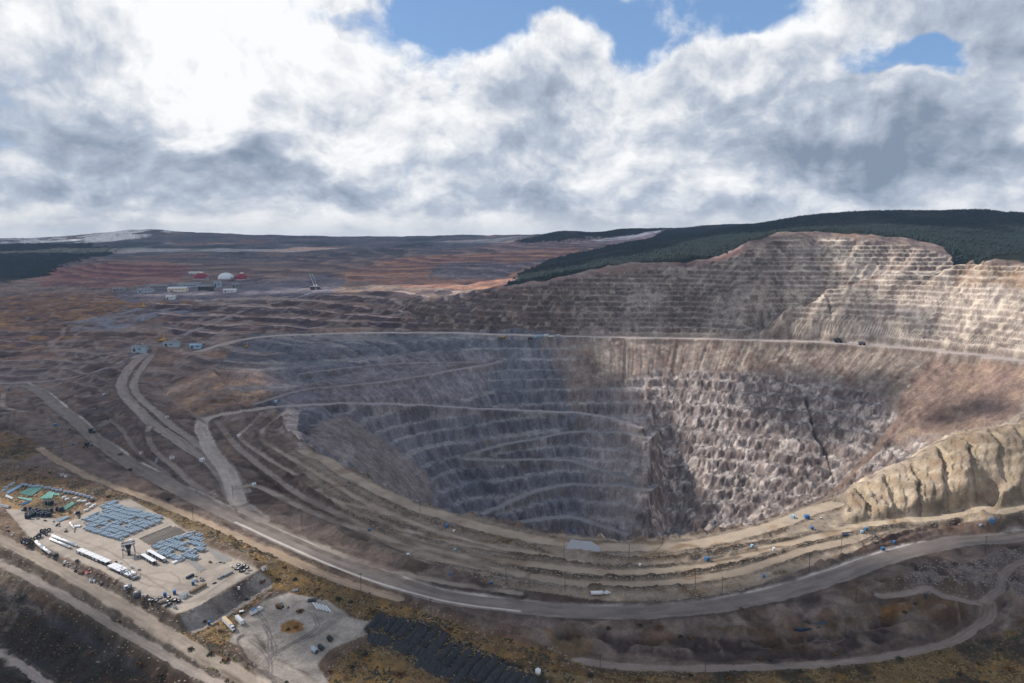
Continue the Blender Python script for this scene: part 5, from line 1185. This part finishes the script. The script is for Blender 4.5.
# excavator
b_ = Vector([float(v) for v in ground(280,608)]); t = thing('excavator', 'excavator with blue cab and rust-brown raised arm on the dirt lot', 'excavator', b_, -.3)
for s in (-1,1): MB().box((0,s*1.6,.6), (5.2,.8,1.1), 0, .85).build('track', BLACK, t)
MB().box((-.6,0,2.1), (5.0,3.2,1.7), 0, .93).build('house', RUST, t); MB().box((1.2,1.0,3.0), (1.9,1.5,2.2), 0, .9).build('cab', BLUE, t); MB().box((2.2,1.0,3.2), (.08,1.2,1.3)).build('window', GLASS, t); MB().tube((1.4,-.4,2.6), (5.4,-.4,6.4), .42, 6, .3).build('boom', TAN, t); MB().tube((5.4,-.4,6.4), (8.0,-.4,3.0), .3, 6, .22).build('stick', TAN, t); MB().box((8.0,-.4,2.0), (1.4,1.5,1.4), 0, .7).build('bucket', DGREY, t); MB().box((-3.0,0,2.0), (.8,3.0,1.5)).build('counterweight', DGREY, t)
# white pipes pile and dark bundles on the lot
first = True
for j in range(4):
    for i in range(5):
        p = G3(313.5+i*3.2+j*1.2, 607.5-0*j+(j*1.6)-3+i*.75); mb = MB()
        if first: mb.tube((-1.3,0,.75), (1.3,0,.75), .7, 8, hollow=.7).box((0,0,.06), (2,.9,.12)); wp0 = mb.build('white_pipe', WHITE); o = wp0; first = False
        else: o = dup(wp0, p)
        o.location = p; o.rotation_euler = (0,0,rt); tag(o, 'short fat white pipe in the neat grid at the edge of the lot', 'pipe', 'white pipes in a grid on the lot')
crate(312,601, 7,4,1.2, .2, NAVY, 'low dark slab of stacked plates beside the white pipe grid', 'plates', 'plate_stack', 3); crate(295,591, 5,3,1, .5, STEEL, 'low grey plate stack in brown grass above the lot', 'plates', 'plate_stack', 3)
def drum(px, py, L, r, rz, m, lab):
    t = thing('steel_drum', lab, 'tank', Vector([float(v) for v in ground(px, py)]), rz); MB().tube((-L/2,0,r+.3), (L/2,0,r+.3), r, 12).build('shell', m, t, True)
    for x in (-L/2-.1, L/2+.1): MB().tube((x-.1,0,r+.3), (x+.1,0,r+.3), r*.9, 12).build('end_cap', DGREY, t)
    MB().box((0,0,.2), (L*.8,r*1.4,.4)).build('cradle', RUST, t); return t
drum(314.5,652.5, 6.5,1.7, rt, BLUEGREY, 'large blue-grey drum lying at the lower right of the dirt lot'); drum(321,649.5, 5.5,1.5, rt, NAVY, 'dark drum lying right beside the blue-grey drum'); drum(330,641, 4.5,1.7, rt, BLACK, 'single black drum standing apart above the pair of drums')
# white tanks and small vehicles along the benches
def pickup(px, py, rz, m, lab, s=1.0, cat='pickup'):
    t = thing('pickup_truck', lab, cat, Vector([float(v) for v in ground(px, py)]), rz, sc_=s); MB().box((0,0,.85), (5.4,1.9,.75)).build('body', m, t); MB().box((.4,0,1.55), (2.0,1.7,.75), 0, .82).build('cab', m, t); MB().box((1.35,0,1.5), (.1,1.5,.5)).build('windscreen', GLASS, t)
    for x in (-1.7,1.7):
        for q in (-1,1): MB().tube((x,q*.85-.15,.42), (x,q*.85+.15,.42), .42, 8).build('wheel', BLACK, t)
    return t
o = drum(596.5,595, 10,1.6, 0.05, WHITE, 'white tanker cylinder on the bench above the haul road'); o.name = 'tanker'; pickup(606,594, .1, WHITE, 'small white pickup right of the white tanker cylinder', 1.3)
t = thing('water_tank', 'round white tank alone at the bottom edge beyond the dark heaps', 'tank', G3(538,674)); MB().tube((0,0,0), (0,0,3.2), 2.0, 14).build('shell', WHITE, t, True); MB().dome((0,0,3.2), 2.0, .8, 14, 3).build('lid', OFFW, t, True)
for i, (px, py, s, m, lab) in enumerate(((807,518.5,2.0,BLUE,'largest blue pump hut, dark fronted, on the bench below the rocky pit wall'),(793,518,1.6,LBLUE,'pale blue hut left of the largest blue hut on the rim bench'),(812,529,1.2,BLUE,'small blue hut below the largest blue hut'),(821,519,.8,STEEL,'tiny grey hut right of the largest blue hut'),
   (866,530,1.2,BLUE,'small blue hut at the right of the dark pond'),(862,533,1.2,LBLUE,'pale blue hut directly below the pond'),(752,547,1.1,LBLUE,'pale blue hut alone on the middle bench'),(774,550,1.1,WHITE,'white hut at the tip of a dark berm'),
   (894,543,1.1,BLUE,'small blue hut above the haul road bend, the right of two'),(883,550,1.3,BLUE,'small blue hut above the haul road bend, the left of two'),(992,522.5,2.0,BLUE,'big blue hut at the far right beside the haul road'),(981,526,.9,LBLUE,'tiny blue hut left of the big blue hut at the right'),
   (764,577.5,1.2,BLUE,'small blue hut on the lowest bench berm'),(707,560.5,1.6,BLUE,'blue hut on the tan bench near dark rubble'),(447,527,1.5,BLUE,'blue hut by the dark pool on the left rim bench'),(369,531,1.1,BLUE,'small blue hut on the left benches'),
   (451,575,1.0,BLUE,'tiny blue hut on the berm above the haul road'),(455,551,1.0,LBLUE,'tiny pale hut on the middle berm line'),(491,584,1.0,BLUE,'small blue hut beside the haul road, lower left of the benches'),(454,532,1.0,WHITE,'small white hut right of the blue hut by the pool'),
   (9,390,1.8,BLUE,'blue hut at the left edge beside the pale track'),(55,426,1.8,BLUE,'blue hut at the end of the looping track'),(73,445,1.4,BLUE,'blue hut on the brown slope left of the haul road'),(276,402.5,2.2,LBLUE,'pale hut where the pit ramp leaves the junction'),
   (141,454,1.8,OFFW,'white hut among the small trenches'),(172,459,2.0,OFFW,'white hut beside the forked track'),(202,461.5,2.2,WHITE,'white cabin beside the wide haul road junction'),(167,418,2,OFFW,'white cabin on the pale pad between the haul roads'),
   (239,437,2,WHITE,'white cabin at the hairpin of the narrow track'),(254,486,1.8,WHITE,'white trailer cabin right of the haul road fork'),(104,396,2,STEEL,'grey hut by the haul road curve'),(62,476,1.6,OFFW,'white cabin above the storage yard, the left of two'),(66,477,1.4,OFFW,'white cabin above the storage yard, the right of two'),
   (264,570,1.6,OFFW,'white cabin in the grass beyond the yard embankment'),(408,556,1.2,WHITE,'small white hut on the left end of the middle bench'),(640,566,1.0,WHITE,'tiny white hut near the centre of the middle bench'))):
    cabin(px, py, 2.3*s, 1.8*s, 1.7*s, (i*.9)%1.6, m, lab, 'hut', 'pump_hut')
# haul trucks
def haul(px, py, rz, lab, s=1.0, m=YELLOW):
    t = thing('haul_truck', lab, 'haul truck', Vector([float(v) for v in ground(px, py)]), rz, sc_=s)
    MB().box((0,0,2.4), (10.5,3.4,1.4)).build('frame', m, t)
    mb = MB(); mb.add([(-5.6,-3.2,3.6),(3.0,-3.2,4.2),(3.0,3.2,4.2),(-5.6,3.2,3.6),(-6.8,-3.5,5.6),(3.2,-3.6,6.6),(3.2,3.6,6.6),(-6.8,3.5,5.6)], [(3,2,1,0),(0,1,5,4),(1,2,6,5),(2,3,7,6)]); mb.box((4.2,0,6.6), (3.2,6.6,.3)); mb.build('dump_bed', m, t)
    MB().box((4.4,1.6,4.8), (2.0,2.2,2.0)).build('cab', OFFW, t); MB().box((5.45,1.6,5.0), (.08,1.8,1.0)).build('windscreen', GLASS, t); MB().box((5.3,0,2.6), (.6,4.6,2.2)).build('radiator', DGREY, t)
    for x, n in ((3.6,1),(-3.4,2)):
        for q in (-1,1): MB().tube((x,q*2.7-.5*n,1.8), (x,q*2.7+.5*n,1.8), 1.8, 12).build('wheel', BLACK, t)
    return t
haul(92,432.5, ang((85,424),(100,442)), 'haul truck driving on the left haul road, the upper of two', 1.1, DGREY); haul(88.5,446.5, ang((80,440),(97,455)), 'haul truck at the lower edge of the left haul road', 1.1, DGREY); haul(503,338.5, 0.0, 'haul truck on the pit road, left of centre', .9); haul(838,342.5, -.1, 'dark haul truck parked on the pit road below the right wall', 1.4, DGREY)
haul(862,345,-.1,'pale haul truck right of the dark truck on the pit road', 1.2, STEEL); haul(530,339,0,'haul truck on the pit road right of the first one', .9, STEEL)
for k, (px, py) in enumerate(((541,336.5),(546,336),(551,337),(558,336.5),(536,337.5))): cabin(px, py, 9,5,4, .2*k, (LBLUE, WHITE, OFFW, BLUEGREY, LBLUE)[k], 'pale cabin in the cluster on the pit road, number %s from the left end' % ('second','third','fourth','last','first')[k], 'cabin', 'workshop_cabin')
for k, (px, py) in enumerate(((341,334),(393,333.5))): pickup(px, py, 0, WHITE, 'white pickup on the far side pit road, the %s one' % ('left','right')[k], 1.8)
# ponds as sheets
def pond(name, pts, m, lab, dz=.5):
    W3 = [G3(*p) for p in pts]; z = float(np.median([p.z for p in W3]))+dz; mb = MB(); n = len(W3); mb.add([(p.x, p.y, z) for p in W3]+[(p.x, p.y, z-2) for p in W3], [tuple(range(n))]+[(k, k+n, (k+1)%n+n, (k+1)%n) for k in range(n)]); o = mb.build(name, m); return tag(o, lab, 'panel')
pond('liner_sheet', [(842,534),(854,531),(855,533.5),(843,537)], NAVY, 'dark plastic liner sheet beside the blue huts on the bench')
o = pond('concrete_pad', [(566,549),(571,540),(592,542),(600,548),(600,552)], GREY, 'pale grey concrete pad on the near rim bench'); o['category'] = 'pad'
o = pond('dark_trench_cover', [(794,631),(820,624),(862,614),(862,617),(830,626),(800,633)], NAVY, 'long dark curved strip of liner on the lower right pad', .8)

# ---------------------------------------------------------------- utility poles
t = thing('utility_pole', '', 'pole', (0,0,0)); MB().tube((0,0,-1), (0,0,17), .24, 6, .16).build('pole', WOOD, t)
a_ = MB().box((0,0,15.6), (3.4,.22,.25)).build('crossarm', WOOD, t)
for x in (-1.5,0,1.5): MB().tube((x,0,15.7), (x,0,16.2), .1, 5).build('insulator', STEEL, a_)
first = True
for i, (px, py, lab) in enumerate(((361,592,'timber pole in brown grass above the white pipe grid'),(431,618,'timber pole above the dark ribbed heaps, nearest their left end'),(512,652,'timber pole on the dark slope below the long haul road'),(600,677,'timber pole at the bottom edge near the middle'),
  (506,586,'timber pole on the bench left of centre'),(565,590,'timber pole on the bench just left of the white tanker'),(629,561,'timber pole on the tan bench near the centre'),(564,560,'timber pole beside the near rim left of the concrete pad'),(856,601,'timber pole against the haul road at the right'),(845,640,'timber pole on the lower right pad beside the dark strip'),
  (705,678,'timber pole at the bottom edge right of the middle'),(841,554,'timber pole on the lit bench below the liner sheet'),(695,591,'timber pole beside the lowest bench berm, left one'),(722,596,'timber pole beside the lowest bench berm, right one'),(809,571,'timber pole on the lit bench above the haul road'),
  (193,520,'timber pole between the yard and the left haul road'),(62,452,'timber pole on the brown slope at the left'),(233,500,'timber pole by the wide haul road junction'),(302,530,'timber pole above the haul road left of the benches'),(420,512,'timber pole on the near rim at the left'),(985,553,'timber pole above the mounds at the far right'))):
    o = t if first else dup(t, (0,0,0)); first = False; o.location = G3(px, py); o.rotation_euler = (0,0,.4+i*.13); o['label'] = lab; o['group'] = 'timber utility poles'

# ---------------------------------------------------------------- black ribbed heaps
def heap(p, q, wd, h, seed):
    p = Vector(p); q = Vector(q); d = q-p; L = Vector((d.x, d.y, 0)).length; n = max(8, int(L/1.3)); m = 9; rg2 = random.Random(seed); v = []; f = []; ax = Vector((d.x, d.y, 0))/L; pr = Vector((-ax.y, ax.x, 0))
    for i in range(n+1):
        t_ = i/n; e = math.sin(math.pi*min(1, max(.02, t_)))**.35; hh = h*e*(1+.22*math.sin(i*2.2+seed)+rg2.uniform(-.12,.12)); ww = wd*e*(1+rg2.uniform(-.1,.1))
        for k in range(m):
            a = -1+2*k/(m-1); c = p+ax*L*t_+pr*a*ww*.5; z = gz(c.x, c.y)-.4+hh*max(0, 1-abs(a)**1.5)*(1+rg2.uniform(-.12,.12))
            v.append((c.x-p.x+rg2.uniform(-.25,.25), c.y-p.y, z-p.z))
    for i in range(n):
        for k in range(m-1): f.append((i*m+k, (i+1)*m+k, (i+1)*m+k+1, i*m+k+1))
    mb = MB(); mb.add(v, f); return mb.build('waste_heap', HEAP, loc=p)
topl = [(381,616),(388,617),(396,618),(404,619),(413,622),(420,626),(427,629),(436,629),(445,633),(454,642),(463,645),(471,650),(479,654),(488,658),(497,659),(505,664),(513,668),(521,671),(529,676),(536,678)]
for i, (x, y) in enumerate(topl):
    ln = (15,20,24,26,28,28,30,34,38,38,34,34,34,32,32,30,30,28,26,22)[i]
    jx_ = random.Random(i*7).uniform; ln = ln*jx_(.8,1.2); o = heap(G3(x+jx_(-1.5,1.5), y+jx_(-2,2)), G3(x-ln*.66+jx_(-2,2), y+ln*.78+jx_(-2,2)), 7.6*jx_(.8,1.25), 4.2*jx_(.75,1.25), i); tag(o, 'long black ridge of tipped waste in the ribbed row at the bottom edge', 'waste heap', 'black tipped ridges side by side')
for i, (x0, y0, x1, y1) in enumerate(((368,638,392,643),(394,644,412,652),(412,650,440,664),(420,662,452,676))):
    o = heap(G3(x0, y0), G3(x1, y1), 13, 5.0, 50+i); tag(o, ('low rounded black heap at the left front of the ribbed ridges','brown-black heap right of the rounded one','longer brown-black heap along the front of the ridges','last brown-black heap at the bottom front of the ridges')[i], 'waste heap')

# ---------------------------------------------------------------- concentrator plant and domes far left
def dome(px, py, r, m, lab, cap=CREAM):
    p = G3(px, py); t = thing('storage_dome', lab, 'dome', p); MB().tube((0,0,-4), (0,0,5), r, 28).build('ring_wall', GREY, t, True); MB().dome((0,0,5), r*.99, r*.72, 28, 7).build('shell', m, t, True)
    if cap: MB().tube((0,0,r*.72+1), (0,0,r*.72+9), r*.28, 16, r*.2).build('cap', cap, t)
    MB().box((r*.9,-r*.4,6), (r*.5,8,10), -.4).build('conveyor_gallery', GREY, t); return t
dome(201,279.5, 32, MAROON, 'maroon storage dome with cream cap, the left of two'); dome(226,279.5, 32, PALEBLUE, 'pale white storage dome between the two maroon domes', None); dome(242,280, 31, MAROON, 'maroon storage dome with cream cap, right of the white dome')
bl_ = [(178,291,60,26,10,CREAM,'cream processing building below the left maroon dome'),(171,299,26,18,9,WHITE,'small bright white building at the lower left of the plant'),(190,287,80,30,12,BLUEGREY,'wide blue-grey processing hall below the domes'),(206,290,46,26,13,DGREY,'tall dark processing hall in the middle of the plant'),
 (218,287,24,18,20,BLUEGREY,'tallest blue-grey tower block of the plant, below the white dome'),(160,288,60,22,8,STEEL,'low grey building at the left end of the plant'),(230,292,40,18,8,OFFW,'low pale building at the right end of the plant'),(146,292,50,20,10,BLUEGREY,'low blue-grey building left of the plant'),(196,274,60,16,8,OFFW,'low white building behind the left maroon dome'),
 (236,288,24,16,14,STEEL,'small grey building below the right maroon dome'),(120,291,44,18,9,STEEL,'low grey building far left of the plant'),(140,351,30,16,10,BLUEGREY,'blue-grey workshop near the haul road hairpin'),(172,346,34,14,9,BLUEGREY,'long blue-grey workshop right of the haul road hairpin'),(196,348,24,12,8,LBLUE,'small pale blue workshop further right of the hairpin')]
for px, py, L, Wd, h, m, lab in bl_:
    t = thing('plant_building', lab, 'building', G3(px, py), .12); MB().box((0,0,h/2-2), (L,Wd,h+4)).build('wall', m, t); mb = MB(); rm = m if m not in (CREAM, WHITE) else OFFW
    mb.add([(-L/2-1,-Wd/2-1,h),(L/2+1,-Wd/2-1,h),(L/2+1,Wd/2+1,h),(-L/2-1,Wd/2+1,h),(-L/2-1,0,h+Wd*.18),(L/2+1,0,h+Wd*.18)], [(0,1,5,4),(2,3,4,5),(1,2,5),(3,0,4),(3,2,1,0)]); rf = mb.build('roof', STEEL if m in (DGREY, BLUEGREY) else rm, t)
    MB().box((L*.2,0,h+Wd*.2+1.5), (4,4,4)).build('vent', GREY, rf)
    for k in range(max(2, int(L/12))): MB().box((-L/2+6+k*11,-Wd/2-.2,h*.55), (5,.4,h*.22)).build('window', GLASS, t)
    MB().box((-L*.3,-Wd/2-.25,h*.2), (5,.5,h*.4)).build('door', DGREY, t)
for k, (x0, y0, x1, y1) in enumerate(((309.5,276,314.5,289),(312,276,317,289))):
    a = G3(x0, y0); b = G3(x1, y1); t = thing('conveyor', 'inclined pale conveyor gallery far behind the pit, the %s of two' % ('left','right')[k], 'conveyor', b); d = a-b; MB().tube((0,0,9), (d.x,d.y,d.z+9), 1.9, 6).build('gallery', GREY, t)
    for q in np.linspace(.05,.95,8): MB().box((d.x*q,d.y*q,d.z*q+3), (1.5,1.5,14)).build('trestle', STEEL, t)
t = thing('transfer_house', 'dark transfer building at the foot of the two conveyors', 'building', G3(315,289), .1); MB().box((0,0,3), (30,16,10)).build('wall', DGREY, t); MB().box((0,0,8.6), (32,18,1.2)).build('roof', STEEL, t); MB().box((4,-8.2,3), (8,.5,6)).build('door', STEEL, t)
# orange machines in the valley
for px, py, s, lab in ((162,341,2.6,'orange drill rig near the haul road hairpin'),(246,347,1.6,'orange machine in the middle distance valley'),(142,307,2.4,'orange machine by the settling flats')):
    t = thing('drill_rig', lab, 'machine', G3(px, py), .3, sc_=s); MB().box((0,0,1), (6,2.6,1.6)).build('body', YELLOW, t); MB().tube((1.5,0,1.8), (1.5,0,6.5), .3, 6).build('mast', YELLOW, t); MB().box((-2,0,2.2), (1.6,2,1.2)).build('cab', GLASS, t)
    for s2 in (-1,1): MB().box((0,s2*1.2,.3), (5,.6,.6)).build('track', BLACK, t)

# ---------------------------------------------------------------- woods, scrub, grass
def cones(P_, hgt, rad, name, m, n=5, tiers=2):
    K = len(P_); ang_ = np.linspace(0, 2*np.pi, n, endpoint=False); V_l = []; F_l = []; base = 0
    for t_ in range(tiers):
        z0 = .08+.42*t_; z1 = min(1.0, z0+.62 if t_ == 0 else 1.0); rr_ = 1.0-.42*t_
        jit = 1+RNG.uniform(-.3,.3,(K,n)); ph = RNG.uniform(0,2*np.pi,(K,1))
        ring = np.stack([P_[:,0:1]+rad[:,None]*rr_*jit*np.cos(ang_+ph), P_[:,1:2]+rad[:,None]*rr_*jit*np.sin(ang_+ph), P_[:,2:3]+hgt[:,None]*(z0+RNG.uniform(-.04,.04,(K,n)))], -1)
        tip = np.stack([P_[:,0], P_[:,1], P_[:,2]+hgt*z1], -1)[:,None]
        V_l.append(np.concatenate([ring, tip], 1).reshape(-1, 3)); off_ = base+np.arange(K)[:,None]*(n+1); k = np.arange(n)
        F_l.append(np.stack([off_+k, off_+(k+1)%n, off_+n+0*k], -1).reshape(-1, 3)); base += K*(n+1)
    Vv = np.concatenate(V_l).astype(np.float32); Ff = np.concatenate(F_l).astype(np.int32); me = bpy.data.meshes.new(name); me.vertices.add(len(Vv)); me.vertices.foreach_set('co', Vv.ravel()); me.loops.add(Ff.size); me.loops.foreach_set('vertex_index', Ff.ravel())
    me.polygons.add(len(Ff)); me.polygons.foreach_set('loop_start', np.arange(0, Ff.size, 3, dtype=np.int32)); me.polygons.foreach_set('loop_total', np.full(len(Ff), 3, np.int32)); me.update(calc_edges=True); me.materials.append(m)
    o = bpy.data.objects.new(name, me); col.objects.link(o); return o
def scatter(mask, dens, cnt, ylim=(0, 1e9)):
    area = (np.gradient(Y_)[:,None]*(np.gradient(S_)[None]*Y_[:,None]))*mask*dens*((YY > ylim[0]) & (YY < ylim[1])); p = area.ravel(); p = p/p.sum(); k = RNG.choice(len(p), cnt, p=p)
    i, j = np.divmod(k, NC); y = Y_[i]+RNG.uniform(-.5,.5,cnt)*np.gradient(Y_)[i]; s = S_[j]+RNG.uniform(-.5,.5,cnt)*np.gradient(S_)[j]; x = s*y; return np.stack([x, y, bil(HF, x, y)], -1)
infr = (np.abs(XX/YY) < .95)
wsoft = np.maximum(woods, blur(woods, 14)*.35*(1-UP)); Pf = scatter(wsoft*infr*np.clip(.75+fbm(XX,YY,140,3,301)*2.0, .02, 1.6), 1.0, 72000, (1500, 5700)); o = cones(Pf, RNG.uniform(5,13,len(Pf))*RNG.uniform(.8,1.25,len(Pf)), RNG.uniform(2.6,4.8,len(Pf)), 'conifer_forest', PINE, 5, 1); o['kind'] = 'stuff'; o['label'] = 'dark conifer forest covering the hills behind the pit'
Pf = scatter(woodsL*infr, 1.0, 7000, (3400, 9000)); o = cones(Pf, RNG.uniform(10,18,len(Pf)), RNG.uniform(9,16,len(Pf)), 'far_forest', PINE, 5, 1); o['kind'] = 'stuff'; o['label'] = 'dark distant woods on the far left hills'
# single scrub bushes in the foreground
SP = [(130,470),(84,448),(50,473),(92,502),(108,497),(36,468),(210,655),(225,662),(190,650),(300,612),(288,630),(296,628),(350,603),(372,612),(398,622),(345,690),(352,668),(400,675),(365,655),(430,690),(286,683),(330,672),(278,580),(262,583),(246,600),(205,622),(295,580),(318,590),(338,600),(450,630),(470,645),(500,660),(520,668),(555,672),(590,676),(640,680),(690,676),(730,679),(800,672),(860,668),(900,660),(940,652),(680,637),(690,639),(905,613),(880,618),(915,604),(742,610),(640,626),(660,628),(608,629),(760,660),(770,661),(835,656),(100,640),(140,665),(60,640),(30,625),(20,600),(90,655),(160,678),(120,622),(1000,650),(980,665),(960,675),(1010,670),(20,440),(12,455),(42,405),(30,470),(70,430),(120,455),(168,500),(236,548),(256,560),(284,568)]
bush0 = []
for i in range(4):
    t = thing('scrub_bush', '', 'bush', (0,0,0)); mb = MB()
    for k in range(46):
        a = rg.uniform(0, 6.28); rr_ = rg.uniform(.2,1.6); zz = rg.uniform(.3,1.7)*(1-rr_*.3); c = Vector((rr_*math.cos(a), rr_*math.sin(a), zz)); q = rg.uniform(.22,.45); d1 = Vector((rg.uniform(-1,1),rg.uniform(-1,1),rg.uniform(-1,1))).normalized()*q; d2 = d1.cross(Vector((rg.uniform(-1,1),rg.uniform(-1,1),rg.uniform(-1,1)))).normalized()*q
        mb.add([c-d1-d2*.6, c+d1-d2, c+d1*.8+d2, c-d1+d2], [(0,1,2,3)])
    mb.build('foliage', BRUSH if i % 2 == 0 else BRUSH2, t); s_b = MB()
    for k in range(4): s_b.tube((0,0,-.2), (rg.uniform(-.8,.8), rg.uniform(-.8,.8), 1.2), .06, 4)
    s_b.build('stem', WOOD, t); bush0.append([t, False])
for i, (px, py) in enumerate(SP):
    e_ = bush0[i % 4]; s_ = rg.uniform(.8,1.5); p = G3(px, py)
    if not e_[1]: o = e_[0]; e_[1] = True
    else: o = dup(e_[0], p)
    o.location = p; o.scale = (s_*1.3, s_*1.3, s_); o['group'] = 'bushes scattered over the near slopes'; o['label'] = ('dark low bush on the near slopes','rusty brown low bush on the near slopes')[i % 2]
scr = np.clip(gr+gm+br+dk*.5+uscrub+bl, 0, 1)*(1-np.clip(yard+lot+emb*2+em2, 0, 1))*(LAB == 0)*(YY < 900)*infr
Pt = scatter(scr*(1-.9*dk)*np.clip(.4+n2_*2, .05, 1.5), 1.0, 24000, (330, 900)); o = cones(Pt, RNG.uniform(.35,1.0,len(Pt)), RNG.uniform(.4,1.1,len(Pt)), 'dry_grass_tufts', TUFT, 4, 1); o['kind'] = 'stuff'; o['label'] = 'dry ochre grass and low scrub tufts'
Pt = scatter(scr*np.clip(.2-n2_*2+dk, .03, 1.5), 1.0, 9000, (330, 900)); o = cones(Pt, RNG.uniform(.6,1.6,len(Pt)), RNG.uniform(.5,1.4,len(Pt)), 'low_scrub', BRUSH, 5, 1); o['kind'] = 'stuff'; o['label'] = 'dark low scrub between the dry grass'
rub = np.clip(blur((bench+mnd+emb*.6+em2), 1)*.5+g1*.12, 0, 1)*(1-spur)*(1-.93*dk)*(1-.6*em2)*(LAB == 0)*infr
Pr = scatter(rub, 1.0, 14000, (330, 1100)); o = cones(Pr-np.array([0,0,.15]), RNG.uniform(.3,1.2,len(Pr)), RNG.uniform(.4,1.3,len(Pr)), 'loose_rubble', mat('broken_stone', (.26,.22,.19), .95, var=.4, scale=.2), 4, 1); o['kind'] = 'stuff'; o['label'] = 'loose broken stones on the benches and banks'
bpy.context.view_layer.update()
